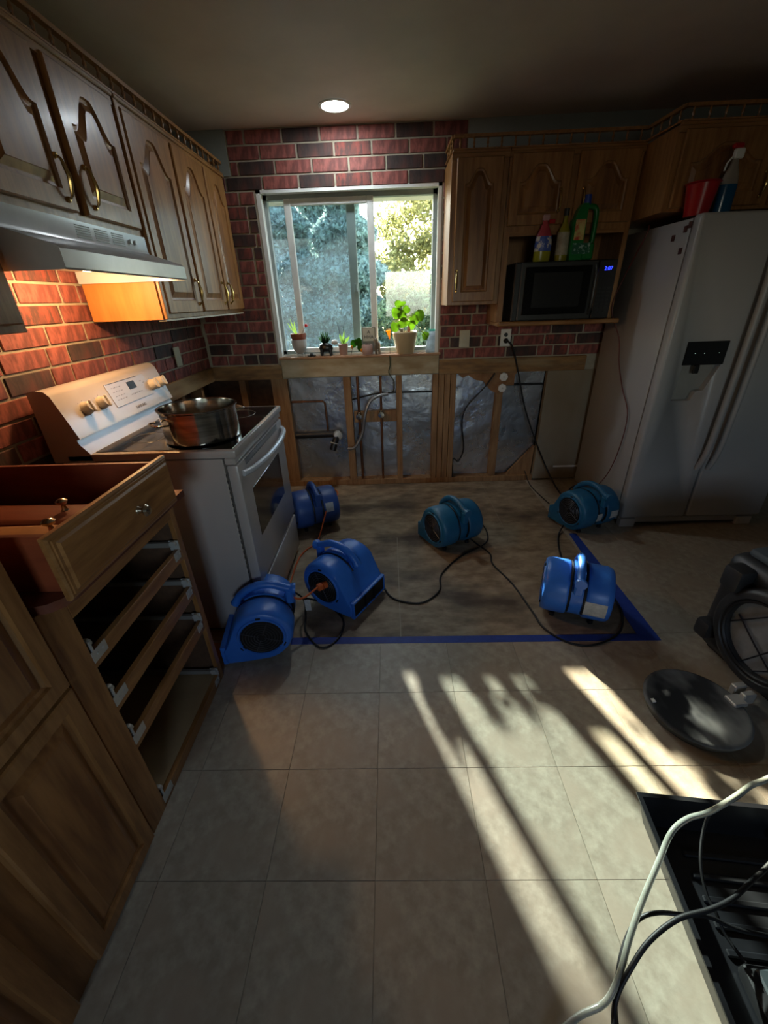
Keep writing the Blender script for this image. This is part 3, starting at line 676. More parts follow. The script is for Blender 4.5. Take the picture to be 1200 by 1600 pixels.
for k, (y, z) in enumerate([(2.62, 1.665), (2.53, 1.695), (2.50, 1.71), (2.53, 1.60)]):
    tag(box('fridge_magnet', magm, None, t2 - .004, t2, y - .012, y + .012, z - .014, z + .014), 'small brown magnet on the refrigerator side, ' + ('farthest back of the four', 'third from the refrigerator front edge', 'nearest the top front corner', 'lowest of the four')[k], 'magnet', 'brown magnets on the refrigerator side')
# =================================================================== AIR MOVERS
def blower(label, x, y, d_spout, m, flip=False, sticker=None, name='air_mover'):
    """spout points along d_spout, intake on the right-hand side of that direction"""
    rz = math.atan2(d_spout[1], d_spout[0])
    t = thing(name, label, 'air mover', (x, y, .0), rz, 'carpet blowers drying the floor'); t.scale = (1.09, 1.09, 1.07)
    sg = 1 if flip else -1      # side of the intake along local y
    cz = .140; R = .123
    pts = []
    for k in range(23):
        a = math.radians(38 + (262 - 38) * k / 22); pts.append((R * math.cos(a), cz + R * math.sin(a)))
    pts += [(.06, .014), (.150, .014), (.162, .022), (.165, .075), (.158, .090), (.150, .096)]
    rings = []
    for yy, sc_ in ((-.138, .80), (-.137, .90), (-.128, .965), (-.112, 1), (-.045, 1), (-.036, .985), (-.030, .90), (.030, .90), (.036, .985), (.045, 1), (.112, 1), (.128, .965), (.137, .90), (.138, .80)):
        rings.append([Vector((px * (sc_ if px < .05 else (1 + sc_) / 2 if abs(yy) > .1 else (1 + max(sc_, .97)) / 2), yy, cz + (pz - cz) * (sc_ if pz > .1 else (1 + sc_) / 2))) for px, pz in pts])
    B().rings(rings).obj('housing', m, t, ang=50)
    # saddle under the handle
    b = B(); q = []
    for k in range(13):
        a = math.radians(58 + 78 * k / 12); q.append((R * 1.03 * math.cos(a), cz + R * 1.03 * math.sin(a)))
    inner = [(px * .85, cz + (pz - cz) * .85) for px, pz in reversed(q)]
    b.rings([[Vector((px, -.022, pz)) for px, pz in q + inner], [Vector((px, .022, pz)) for px, pz in q + inner]]); b.obj('handle_saddle', m, t, ang=50)
    b = B(); b.tube([(.108, 0, .215), (.088, 0, .250), (.045, 0, .283), (0, 0, .296), (-.05, 0, .292), (-.092, 0, .272), (-.118, 0, .262), (-.140, 0, .258)], .016, 10, 3, rr=lambda u: .017 + (.008 if u > .9 else 0) + (.004 if u < .08 else 0)); b.obj('handle', m, t, ang=50)
    b = B(); b.box(-.128, -.096, -.018, .018, .19, .262, bev=.006); b.obj('handle_post', m, t)
    # cord wrapped in the waist
    for yy in (-.030, .030):
        b = B(); b.tube([(R * .95 * math.cos(a), yy, cz + R * .95 * math.sin(a)) for a in [math.radians(30 + 15 * k) for k in range(13)]], .0055, 6, 2); b.obj('wrapped_cord', rubber, t)
    # intake
    yi = sg * .138
    b = B(); b.lathe([(.0, -.004), (.083, -.004), (.083, .0015), (.0, .0015)], (0, yi, cz), (0, sg, 0), 32); g_ = b.obj('intake_grille', rubber, t)
    b = B()
    for r in (.018, .029, .040, .051, .062, .073): b.torus((0, yi + sg * .003, cz), (0, 1, 0), r, .0016, 32, 5)
    for k in range(4):
        a = k * PI / 2 + .4; b.tube([(.012 * math.cos(a), yi + sg * .003, cz + .012 * math.sin(a)), (.08 * math.cos(a), yi + sg * .003, cz + .08 * math.sin(a))], .002, 5, 0)
    b.obj('wire_rings', mat('wire_grey', srgb(84, 84, 88), .4, .5), g_)
    for k in range(3):
        a = PI / 2 + k * 2 * PI / 3; c, s_ = math.cos(a), math.sin(a)
        b = B(); b.box(-.009, .009, -.012, .012, -.002, .004, bev=.001, M=frameM((.088 * c, yi, cz + .088 * s_), (-s_, 0, c) if sg > 0 else (s_, 0, -c), (c, 0, s_))); b.obj('grille_tab', rubber, g_)
    B().torus((0, yi, cz), (0, 1, 0), .090, .006, 36, 6).obj('intake_rim', m, t)
    # motor cap on the other side
    B().lathe([(.0, .0), (.08, .0), (.076, .004), (.0, .006)], (0, -yi, cz), (0, -sg, 0), 28).obj('motor_cap', m, t)
    # outlet
    b = B(); yy = .132
    for a0, a1, c0, c1 in ((-yy, yy, .010, .020), (-yy, yy, .092, .102), (-yy, -yy + .010, .012, .10), (yy - .010, yy, .012, .10)): b.box(.150, .172, a0, a1, c0, c1, bev=.0045, seg=2)
    o_ = b.obj('outlet_rim', m, t)
    box('outlet_shade_sheet', rubber, o_, .1655, .1675, -.122, .122, .020, .092)  # black sheet paints in the shade of the hollow spout
    for yy in (-.10, .10): box('outlet_vane', rubber, o_, .166, .174, yy * .35 - .002, yy * .35 + .002, .02, .092)
    for px, py in ((.12, .1), (.12, -.1), (-.05, .1), (-.05, -.1)): B().cyl((px * .9, py * .8, 0), (px * .9, py * .8, .018), .012, n=12).obj('rubber_foot', rubber, t)
    if sticker:
        for (ay, az, w_, h_) in sticker:
            a = math.radians(az); n_ = Vector((math.cos(a), 0, math.sin(a))); p = Vector((0, ay, cz)) + n_ * (R + .0012)
            b = B(); K = 6; r0, r1 = [], []
            for k in range(K + 1):
                aa = a + (k / K - .5) * h_ / R; nn = Vector((math.cos(aa), 0, math.sin(aa)))
                r0.append(Vector((0, ay - w_ / 2, cz)) + nn * (R + .0008)); r1.append(Vector((0, ay + w_ / 2, cz)) + nn * (R + .0008))
            b.rings([r0, r1], closed=False, cap0=False, cap1=False); b.obj('sticker', white_paper, t)
    return t
b1 = blower('royal blue air mover with round grille nearest the camera, beside the drawer cabinet', -.605, 1.455, (-1, -.16), blue_pl, flip=True)
b2 = blower('royal blue air mover with its outlet slot facing right, in front of the stove', -.29, 1.775, (.85, -.52), blue_pl, flip=False)
b3 = blower('dark navy air mover with orange cord over it beside the oven door', -.555, 2.56, (-.42, .9), navy_pl, flip=True, sticker=[(.07 * -1, 165, .05, .06)])
b4 = blower('teal air mover standing alone in the middle of the bare subfloor', .375, 2.285, (-.46, .88), teal_pl, flip=True)
b5 = blower('teal air mover with two white stickers beside the refrigerator', 1.30, 2.455, (-.36, .93), teal_pl, flip=True, sticker=[(-.09, 186, .055, .05), (.022, 186, .036, .05)])
b6 = blower('royal blue air mover seen from behind at the right corner of the blue tape', .88, 1.60, (.37, .93), blue_pl, flip=True, sticker=[(-.075, 185, .085, .075)])
# =================================================================== CORDS, TAPE
def cord(pts, r, m, label, cat='cord', name='power_cord', n=8, group=None):  # default name covers the air movers' own power cords
    return tag(B().tube([(p[0], p[1], p[2] if len(p) > 2 else r) for p in pts], r, n, 5).obj(name, m, None, ang=80), label, cat, group)
r_ = .0048
cord([(.50, 2.42, .06), (.56, 2.56, .02), (.605, 2.56), (.632, 2.41), (.59, 2.254), (.411, 2.113), (.271, 1.933), (.244, 1.787), (.159, 1.694), (.074, 1.686), (-.027, 1.741), (-.08, 1.87, .03), (-.14, 1.96, .14), (-.20, 1.93, .23)], r_, rubber, 'black cord from the middle teal air mover to the blue one by the stove')
cord([(.47, 2.30, .04), (.535, 2.25), (.593, 2.134), (.586, 2.018), (.65, 1.831), (.69, 1.60), (.709, 1.483), (.793, 1.387), (.908, 1.375), (1.044, 1.444), (1.12, 1.56), (1.13, 1.66, .02), (1.06, 1.74, .08), (1.0, 1.70, .11)], r_, rubber, 'long black cord curving across the blue tape around the rightmost blue air mover')
cord([(1.15, 2.42, .03), (1.086, 2.329), (1.034, 2.175), (1.005, 2.03), (.97, 1.90, .06), (.93, 1.76, .2)], r_, rubber, 'short black cord between the two right-hand air movers')
cord([(-.50, 1.60, .16), (-.475, 1.66, .06), (-.46, 1.60, .01), (-.44, 1.488), (-.355, 1.384), (-.285, 1.422), (-.258, 1.53), (-.30, 1.62), (-.40, 1.68, .03), (-.46, 1.60, .12), (-.43, 1.54, .16)], r_, rubber, 'black cord looped on the blue tape between the two left blue air movers')
cord([(.853, YB - .035, 1.128), (.88, YB - .05, 1.115), (.915, YB - .05, 1.06), (.975, YB - .04, .882), (1.05, YB - .04, .64), (1.17, YB - .06, .36), (1.30, YB - .10, .10), (1.33, 3.02, .02), (1.30, 2.75, .05), (1.25, 2.64, .20), (1.27, 2.55, .272)], .006, rubber, 'thick black cord hanging from the wall outlet to the teal air mover')
cord([(1.12, YB - .03, .10), (1.15, 3.15, .01), (1.17, 2.95), (1.19, 2.8)], .004, rubber, 'thin dark cord on the floor behind the teal air mover by the refrigerator')
cord([(1.49, 2.82, 1.75), (1.475, 2.80, 1.70), (1.46, 2.92, 1.50), (1.43, 2.935, 1.33), (1.50, 2.90, 1.15), (1.515, 2.86, 1.0), (1.515, 2.75, .86), (1.515, 2.62, .72), (1.515, 2.62, .50), (1.50, 2.66, .30), (1.42, 2.66, .17)], .0035, mat('dark_red_cord', srgb(96, 40, 34), .5), 'thin dark red cord drooping down the refrigerator side')
cord([(-.53, 2.52, .262), (-.50, 2.60, .275), (-.47, 2.66, .26), (-.42, 2.70, .21), (-.395, 2.64, .2), (-.44, 2.50, .20), (-.47, 2.44, .12), (-.50, 2.37, .03), (-.52, 2.30), (-.575, 2.21), (-.60, 2.10), (-.60, 1.85), (-.58, 1.62, .05), (-.62, 1.55, .27)], .005, orange_m, 'orange extension cord running from the navy air mover past the oven door')
cord([(-.68, 1.50, .26), (-.62, 1.53, .275), (-.54, 1.52, .262), (-.48, 1.50, .21), (-.44, 1.52, .185), (-.40, 1.56, .19), (-.365, 1.60, .20)], .005, orange_m, 'orange cord end lying over the nearest blue air mover')
t = thing('cord_plug', 'orange cord socket plugged at the grille of the second blue air mover', 'plug', (-.355, 1.605, .19), .6)
B().box(-.03, .0, -.015, .015, -.016, .016, bev=.005).cyl((0, 0, 0), (.022, 0, 0), .019, .016, 14).obj('socket_end', orange_m, t)
tag(B().box(-.014, .014, -.001, .001, -.06, .01, M=Matrix.Translation((-.42, 1.52, .165)) @ Matrix.Rotation(.1, 4, 'X')).obj('cord_tag', white_paper, None), 'white paper tag hanging on the orange cord', 'tag')
tag(B().prism([(-.50, 1.410, .0002), (1.215, 1.398, .0002), (1.165, 1.440, .0002), (-.50, 1.452, .0002)], (0, 0, .0008)).obj('masking_tape', tape_m, None), 'blue masking tape strip along the front edge of the bare subfloor', 'tape')
tag(B().prism([(1.125, 1.438, .0004), (1.215, 1.398, .0004), (1.215, 2.36, .0004), (1.168, 2.36, .0004)], (0, 0, .0009)).obj('masking_tape', tape_m, None), 'blue masking tape strip along the right edge of the bare subfloor', 'tape')
tag(box('plywood_scrap', ply, None, -.98, -.80, 1.30, 1.42, 0, .012, bev=.002), 'small pale plywood scrap on the floor behind the nearest air mover', 'board')
# =================================================================== PIPES IN WALL
yp = YB + .045
def pipe(pts, r, m, label, cat='pipe', name='water_pipe', sm=0, n=10): return tag(B().tube(pts, r, n, sm).obj(name, m, None, ang=60), label, cat)
pipe([(-.80, yp, .715), (-.545, yp, .715), (-.53, yp, .70), (-.525, yp, .47)], .008, copper, 'copper pipe with a right-angle bend left of the studs')
pipe([(-.256, yp - .02, .905), (-.256, yp - .02, .05)], .011, copper, 'upright copper pipe just right of the left stud')
pipe([(-.075, yp - .03, .905), (-.08, yp - .03, .04)], .009, copper, 'upright copper pipe in the middle between two studs')
pipe([(-.80, yp, .44), (-.46, yp, .445)], .030, abs_pipe, 'thick black drain pipe running left behind the studs', name='drain_pipe')
t = thing('drain_elbow', 'black drain elbow with clear coupling pointing down', 'pipe', (-.44, yp - .05, .44))
B().tube([(-.01, .05, .01), (0, .0, .01), (-.02, -.04, -.03), (-.045, -.06, -.10)], .026, 12, 3).obj('elbow', abs_pipe, t)
B().lathe([(.02, -.03), (.034, -.025), (.034, .025), (.02, .03)], (.0, -.01, .01), (.3, -1, .1), 16).obj('coupling_nut', galv, t)
B().torus((-.03, -.045, -.045), (.3, .3, 1), .03, .005, 18, 6).obj('hose_clamp', galv, t)
for k, (x, z) in enumerate([(-.256, .60), (-.256, .43), (-.078, .61)]):
    t = thing('shutoff_valve', ['chrome shutoff valve, upper of two on the left copper pipe', 'chrome shutoff valve, lower of two on the left copper pipe', 'chrome shutoff valve on the middle copper pipe'][k], 'valve', (x, yp - .04, z), 0, 'shutoff valves on the water pipes')
    B().lathe([(.012, -.03), (.018, -.022), (.018, .022), (.012, .03)], n=14).obj('valve_body', nickel, t)
    B().lathe([(.008, 0), (.008, .02), (.022, .024), (.024, .034), (.0, .036)], (0, -.012, 0), (0, -1, 0), 14).obj('valve_wheel', nickel, t)
pipe([(-.36, yp - .09, .34), (-.30, yp - .10, .36), (-.235, yp - .09, .47), (-.205, yp - .09, .62), (-.16, yp - .07, .72), (-.09, yp - .05, .755), (-.02, yp - .04, .765)], .013, braid, 'grey braided hose curving up to the right', 'hose', 'braided_hose', 4)
pipe([(-.31, yp, .72), (-.10, yp, .765), (.0, yp - .02, .77), (.33, yp, .765)], .006, rubber, 'black electric cable running level between the studs', 'cable', 'electric_cable', 3)
pipe([(.885, yp, .80), (1.20, yp, .80)], .008, rubber, 'short black cable at the right beside the drywall', 'cable', 'electric_cable')
pipe([(.80, yp - .06, .90), (.735, yp - .05, .80), (.60, yp - .04, .64), (.575, yp - .04, .50), (.60, yp - .04, .30), (.56, yp - .04, .19), (.515, yp - .04, .21), (.517, yp - .05, .05)], .006, rubber, 'black cable hanging in a loop right of the middle studs', 'cable', 'electric_cable', 4)
pipe([(.0, YB - .03, 1.05), (.002, YB - .03, .98), (-.01, YB - .03, .93), (.03, YB - .028, .86), (.02, YB + .0, .77)], .004, mat('green_wire', srgb(60, 66, 40), .6), 'thin twisted dark green wire hanging from the sill', 'wire', 'wire', 3)
for k, (x, z) in enumerate([(.872, .868), (.868, .785)]):
    t = thing('electrical_box', ['white round wiring plate, upper of two on the stud', 'white round wiring plate, lower of two on the stud'][k], 'wiring plate', (x, YB - .004, z))
    B().lathe([(.0, 0), (.034, 0), (.032, -.006), (.0, -.008)], axis=(0, 1, 0), n=7).obj('cover', vinyl, t, ang=20); B().cyl((0, -.008, 0), (0, -.011, 0), .006, n=8).obj('screw', galv, t)
# outlets and switches
def plate(label, x, y, z, rz, kind):
    t = thing('wall_plate', label, 'outlet' if kind else 'switch', (x, y, z), rz)
    box('cover_plate', mat('ivory_plate', srgb(196, 188, 160), .4) if kind != 1 else vinyl, t, -.038, .038, -.006, 0, -.058, .058, bev=.003)
    if kind == 1:
        for zz in (-.02, .02): B().cyl((0, -.006, zz), (0, -.008, zz), .014, n=16).obj('socket', blackp if zz > 0 else vinyl, t)
    else: box('screw', galv, t, -.003, .003, -.008, -.006, -.003, .003)
    return t
plate('cream blank wall plate on the bricks under the narrow right cabinet', .553, YB - .016, 1.150, 0, 0)
plate('white wall outlet with a black plug under the microwave shelf', .853, YB - .016, 1.148, 0, 1)
plate('white wall plate on the bricks left of the corner behind the stove', XL - .012 + .028 - .012, 2.76, 1.142, PI / 2, 2)
tag(B().lathe([(.016, 0), (.018, .012), (.012, .02), (.007, .026)], (.853, YB - .024, 1.128), (.1, -1, 0), 12).obj('cord_plug', blackp, None), 'black plug in the wall outlet under the microwave', 'plug')
# =================================================================== MICROWAVE AND BOTTLES
t = thing('microwave_oven', 'black microwave oven in the open niche of the wall cabinet', 'microwave', (0, 0, 0))
mx0, mx1, my, mz0, mz1 = .775, 1.375, 2.85, 1.274, 1.597
box('case', blackp, t, mx0, mx1, my + .03, YB - .05, mz0, mz1, bev=.006)
grey_pl = mat('charcoal_plastic', srgb(48, 50, 50), .35)
box('door_frame', grey_pl, t, mx0 + .03, mx1 - .115, my, my + .03, mz0 + .004, mz1 - .004, bev=.005)
box('door_glass', black_gloss, t, mx0 + .055, mx1 - .15, my - .002, my + .004, mz0 + .035, mz1 - .028, bev=.002)
box('door_mesh_window', mat('mesh_window', srgb(30, 31, 32), .25), t, mx0 + .11, mx1 - .20, my - .003, my - .001, mz0 + .075, mz1 - .06)
B().tube([(mx1 - .128, my + .004, mz0 + .03), (mx1 - .130, my - .022, mz0 + .07), (mx1 - .130, my - .026, mz1 - .15), (mx1 - .130, my - .022, mz1 - .06), (mx1 - .128, my + .004, mz1 - .02)], .008, 10, 3).obj('door_handle', grey_pl, t)
box('control_panel', blackp, t, mx1 - .108, mx1 - .002, my + .002, my + .03, mz0 + .004, mz1 - .004, bev=.003)
b = B()
for r in range(7):
    for c in range(3): b.box(mx1 - .095 + c * .028, mx1 - .075 + c * .028, my, my + .0025, mz0 + .035 + r * .022, mz0 + .045 + r * .022)
b.obj('keypad', mat('keypad_grey', srgb(38, 40, 40), .4), t)
text('clock_digits', '2:07', .028, mat('blue_led', (.02, .03, 1, 1), emit=(.02, .04, 1, 1), estr=1.6), t, frameM((mx1 - .052, my + .001, mz1 - .050), (1, 0, 0), (0, 0, 1)))
zt = mz1
def lathe_obj(name, m, parent, prof, o=(0, 0, 0), n=20, sx=1, sy=1):
    b = B(); b.lathe(prof, n=n)
    for v in b.bm.verts: v.co = Vector((v.co.x * sx + o[0], v.co.y * sy + o[1], v.co.z + o[2]))
    return b.obj(name, m, parent, ang=45)
t = thing('spray_bottle', 'pink and yellow cleaner spray bottle on top of the microwave', 'bottle', (.930, 2.905, zt))
lathe_obj('liquid', mat('yellow_green_liquid', srgb(150, 146, 30), .25), t, [(.046, 0), (.05, .01), (.049, .075), (.0, .076)], sy=.6)
lathe_obj('bottle_body', mat('pink_plastic', srgb(178, 66, 76), .22), t, [(.049, .075), (.046, .13), (.030, .165), (.018, .19), (.014, .205), (.0, .206)], sy=.6)
lathe_obj('label_print', mat('blue_white_label', srgb(70, 96, 176), .4, col2=srgb(214, 206, 196), scale=24, contrast=(.5, .54)), t, [(.048, .05), (.0505, .055), (.0495, .10), (.0475, .125), (.045, .13)], sy=.6)
B().box(-.018, .02, -.012, .012, .205, .235, bev=.005).obj('trigger_head', mat('clear_pink', srgb(200, 160, 160), .15), t); B().box(.02, .055, -.008, .008, .19, .212, bev=.004).obj('nozzle', mat('red_plastic', srgb(176, 20, 24), .35), t)
t = thing('cleaner_bottle', 'slim yellow labelled bottle between the spray bottle and the green jug', 'bottle', (1.045, 2.905, zt))
lathe_obj('bottle_body', mat('olive_plastic', srgb(140, 132, 30), .3), t, [(.034, 0), (.036, .01), (.035, .15), (.02, .18), (.012, .20), (.012, .235), (.0, .236)], sy=.7)
lathe_obj('label_print', mat('grey_label', srgb(180, 170, 150), .5, col2=srgb(140, 130, 110), scale=20), t, [(.0365, .03), (.037, .035), (.0365, .14), (.035, .145)], sy=.7)
lathe_obj('cap', grey_pl, t, [(.015, .225), (.015, .26), (.0, .262)])
t = thing('cleaner_jug', 'large green jug with blue cap and loop handle on the microwave', 'jug', (1.150, 2.900, zt))
green = mat('green_plastic', srgb(10, 112, 46), .3)
pr = [(-.068, 0), (.066, 0), (.07, .02), (.072, .22), (.062, .255), (.03, .268), (.012, .275), (-.03, .275), (-.05, .25), (-.066, .20), (-.07, .03)]
hole = [(.012, .10), (.05, .085), (.052, .225), (.03, .235), (.012, .20)]
b = B()
vs0 = [(-.068, 0), (.0, 0), (.0, .275), (-.03, .275), (-.05, .25), (-.066, .20), (-.07, .03)]
b.rings([[Vector((x, -.04, z)) for x, z in vs0], [Vector((x, .04, z)) for x, z in vs0]])
b.box(0, .07, -.04, .04, 0, .085, bev=.008); b.tube([(.0, 0, .265), (.04, 0, .262), (.062, 0, .24), (.066, 0, .17), (.062, 0, .07)], .015, 10, 3); b.obj('jug_body', green, t, ang=40)
lathe_obj('cap', mat('blue_cap', srgb(24, 62, 160), .35), t, [(.022, .27), (.023, .275), (.021, .318), (.0, .32)], (-.0, 0, 0))
B().box(-.060, .045, -.0412, -.040, .03, .085).obj('label_print', mat('green_white_label', srgb(20, 90, 60), .4, col2=srgb(150, 180, 170), scale=60, contrast=(.55, .6)), t)
B().box(-.060, -.005, -.0414, -.040, .10, .20).obj('label_print', mat('fruit_label', srgb(200, 196, 120), .4, col2=srgb(190, 70, 50), scale=18, contrast=(.45, .6)), t)
# on the refrigerator
t = thing('plastic_tub', 'red plastic tub on top of the refrigerator', 'tub', (1.575, 2.56, rz1))
lathe_obj('tub_body', mat('red_tub', srgb(170, 20, 26), .3), t, [(.0, 0), (.052, 0), (.07, .13), (.078, .135), (.074, .139), (.066, .136), (.05, .01), (.0, .008)], n=28)
t = thing('window_cleaner_bottle', 'clear spray bottle of blue liquid with red nozzle on the refrigerator', 'bottle', (1.70, 2.56, rz1))
lathe_obj('liquid', mat('blue_liquid', srgb(10, 82, 122), .2), t, [(.04, 0), (.043, .01), (.042, .125), (.0, .126)], sy=.6)
lathe_obj('bottle_body', mat('clear_plastic', srgb(150, 140, 130), .12), t, [(.042, .125), (.035, .16), (.02, .20), (.015, .225), (.0, .226)], sy=.6)
B().box(-.015, .03, -.012, .012, .225, .265, bev=.005).obj('spray_head', vinyl, t); B().box(-.03, .02, -.012, .012, .265, .285, bev=.006).obj('spray_cap', mat('red_plastic', srgb(176, 20, 24), .35), t)
B().tube([(-.015, 0, .235), (-.035, 0, .21), (-.04, 0, .18)], .004, 6, 2).obj('trigger', vinyl, t)
# =================================================================== CEILING LIGHT
t = thing('recessed_light', 'round lit recessed ceiling light above the window', 'ceiling light', (-.265, 2.985, ZC))
B().lathe([(.074, -.0005), (.090, -.002), (.089, -.006), (.074, -.007)], n=40, ring=True).obj('trim_ring', vinyl, t)
B().lathe([(.0, -.001), (.074, -.001), (.072, -.006), (.0, -.007)], n=40).obj('diffuser', mat('lit_diffuser', (1, 1, 1, 1), emit=(.86, .95, 1, 1), estr=44), t)
# =================================================================== THINGS ON THE WINDOW SILL
SZ = WZ0 + .006; SY = YB + .012
leaf_g = leafmat('house_plant_leaf', srgb(140, 172, 74), .6); leaf_d = leafmat('dark_succulent_leaf', srgb(54, 74, 52))
def blade(parent, p0, p1, w, m, bend=.02, name='leaf'):
    p0, p1 = Vector(p0), Vector(p1); d = p1 - p0; s_ = Vector((1, 0, 0)) if abs(d.normalized().x) < .8 else Vector((0, 1, 0)); K = 5; l, r = [], []
    for k in range(K + 1):
        u = k / K; c = p0 + d * u + Vector((0, -bend * math.sin(u * PI), 0)); ww = w * math.sin(PI * (.12 + .86 * u)) * .5 + .0004
        l.append(c - s_ * ww); r.append(c + s_ * ww)
    b = B(); b.rings([l, [ (a + c) / 2 + Vector((0, .002, 0)) for a, c in zip(l, r)], r], closed=False, cap0=False, cap1=False); return b.obj(name, m, parent, ang=60)
def heart(parent, p, size, tilt, m, rz=0):
    pts = []
    for k in range(16):
        a = 2 * PI * k / 16; x = .5 * math.sin(a) * (1.05 - .25 * math.cos(a)); z = -.5 * math.cos(a) * 1.25 - (.12 if k == 8 else 0)
        pts.append(Vector((x * size, .0 + .12 * size * abs(x) * 2, z * size)))
    M_ = Matrix.Translation(p) @ Matrix.Rotation(rz, 4, 'Z') @ Matrix.Rotation(tilt[0], 4, 'X') @ Matrix.Rotation(tilt[1], 4, 'Y')
    b = B(); b.rings([[M_ @ q for q in pts], [M_ @ (q + Vector((0, .0015, 0))) for q in pts]]); return b.obj('leaf', m, parent, ang=30)
# white footed planter
t = thing('footed_planter', 'white footed bowl planter holding a terracotta pot, leftmost on the sill', 'planter', (-.672, SY, SZ))
lathe_obj('bowl', mat('white_ceramic', srgb(206, 202, 196), .35), t, [(.0, .02), (.02, .02), (.045, .045), (.056, .08), (.057, .12), (.05, .12), (.05, .1), (.0, .1)], n=28)
for a in (-2.6, -.5, 1.5): B().cyl((.03 * math.cos(a), .03 * math.sin(a), .0), (.024 * math.cos(a), .024 * math.sin(a), .032), .005, n=8).obj('foot', vinyl, t)
lathe_obj('terracotta_pot', mat('terracotta', srgb(150, 78, 52), .75), t, [(.0, .10), (.048, .10), (.053, .135), (.057, .136), (.058, .160), (.050, .160), (.048, .15), (.0, .148)], n=28)
for p1 in ((-.07, 0, .235), (-.05, .01, .26), (-.02, 0, .245), (-.09, 0, .20)): blade(t, (-.01, 0, .15), p1, .011, leaf_g)
B().tube([(.02, 0, .15), (.045, 0, .185), (.06, 0, .205)], .0015, 5, 3).obj('stem', mat('bark', None), t)
B().lathe([(.0, -.012), (.010, -.008), (.012, .0), (.008, .010), (.0, .013)], (.064, 0, .212), n=10).obj('flower', mat('red_flower', srgb(210, 30, 40), .5), t)
# little black dish
t = thing('trinket_dish', 'small black dish between the white planter and the animal pot', 'dish', (-.588, SY - .005, SZ))
lathe_obj('dish', blackp, t, [(.0, 0), (.03, 0), (.034, .006), (.0, .004)]); B().lathe([(.0, .004), (.013, .004), (.014, .014), (.008, .022), (.0, .024)], n=12).obj('lid_knob', blackp, t)
# animal shaped planter
t = thing('animal_planter', 'black animal shaped planter with white face and spiky succulent on the sill', 'planter', (-.475, SY, SZ))
bk = mat('black_ceramic', srgb(22, 20, 22), .3)
lathe_obj('animal_body', bk, t, [(.0, .03), (.03, .03), (.036, .05), (.034, .075), (.02, .088), (.0, .088)], sx=1.45, sy=.85)
for sx_, sy_ in ((-1, -1), (-1, 1), (1, -1), (1, 1)): B().cyl((sx_ * .036, sy_ * .016, 0), (sx_ * .030, sy_ * .014, .05), .009, .013, 10).obj('leg', bk, t)
lathe_obj('head', mat('white_ceramic', None), t, [(.0, -.018), (.014, -.014), (.021, 0), (.016, .014), (.0, .019)], (.068, -.006, .092), sx=1.25)
for a in range(16):
    q = a * .785 + (a // 8) * .4; rr_ = .05 if a < 8 else .028; blade(t, (-.005 + .01 * math.cos(q), .01 * math.sin(q), .08), (-.005 + rr_ * math.cos(q), rr_ * .6 * math.sin(q), .135 + (.03 if a >= 8 else 0)), .012, leaf_d, 0)
# orchid pot
t = thing('potted_orchid', 'small pink pot with orchid leaves and two dark stakes on the sill', 'potted plant', (-.345, SY, SZ))
lathe_obj('pot', mat('pink_ceramic', srgb(196, 164, 156), .5), t, [(.0, 0), (.028, 0), (.037, .078), (.039, .08), (.034, .082), (.033, .07), (.0, .068)], n=24)
B().tube([(-.012, 0, .07), (-.02, 0, .16), (-.035, 0, .235)], .002, 5, 2).obj('stake', rubber, t); B().tube([(.006, 0, .07), (.012, 0, .14), (.010, 0, .20)], .002, 5, 2).obj('stake', leaf_d, t)
for p1, w_ in (((-.02, 0, .15), .022), ((.015, 0, .17), .016), ((.05, -.01, .13), .034), ((.085, -.01, .10), .034), ((.04, -.01, .10), .026)): blade(t, (0, 0, .075), p1, w_, leaf_g, .012)
# trailing pepper plant, framed sign, small pot, elephant
t = thing('pepper_sprig', 'dark green leafy sprig with orange peppers hanging beside the framed sign', 'plant', (-.245, SY - .01, SZ))
B().tube([(-.045, .012, .0), (-.03, 0, .05), (0, 0, .085)], .0015, 5, 2).obj('stem', mat('bark', None), t)
for p, s_, tl in (((-.02, 0, .075), .05, (.3, .5)), ((.015, 0, .085), .055, (.2, -.4)), ((.03, -.003, .055), .05, (.1, .6))): heart(t, p, s_, tl, leafmat('pepper_leaf', srgb(90, 140, 60), .6))
for p in ((-.035, -.004, .06), (.035, -.006, .035)): B().lathe([(.0, -.018), (.007, -.010), (.009, .004), (.0, .010)], p, n=10).obj('pepper', mat('orange_pepper', srgb(236, 150, 30), .4), t)
t = thing('framed_sign', 'small framed sign with dark lettering standing behind the small pot', 'sign', (-.152, SY + .028, SZ))
box('frame', mat('grey_frame', srgb(120, 120, 108), .5), t, -.052, .052, 0, .010, 0, .185, bev=.002)
box('picture', mat('pale_print', srgb(196, 196, 180), .6), t, -.044, .044, -.001, .001, .09, .178)
text('lettering', 'A\nHHA', .034, mat('black_ink', srgb(30, 34, 34), .6), t, frameM((0, -.002, .135), (1, 0, 0), (0, 0, 1)))
t = thing('small_planter', 'small pale pink pot in front of the framed sign', 'pot', (-.165, SY - .006, SZ))
lathe_obj('pot', mat('pink_ceramic', None), t, [(.0, 0), (.036, 0), (.042, .02), (.042, .06), (.036, .072), (.033, .07), (.033, .05), (.0, .048)], n=24); lathe_obj('soil', mat('soil', srgb(56, 42, 32), .9), t, [(.0, .05), (.032, .055), (.02, .075), (.0, .08)])
t = thing('elephant_figurine', 'grey elephant figurine right of the small pale pot', 'figurine', (-.088, SY, SZ))
eg = mat('grey_stone', srgb(128, 116, 100), .7)
lathe_obj('elephant_body', eg, t, [(.0, .03), (.018, .034), (.026, .055), (.022, .08), (.0, .095)], sx=.9)
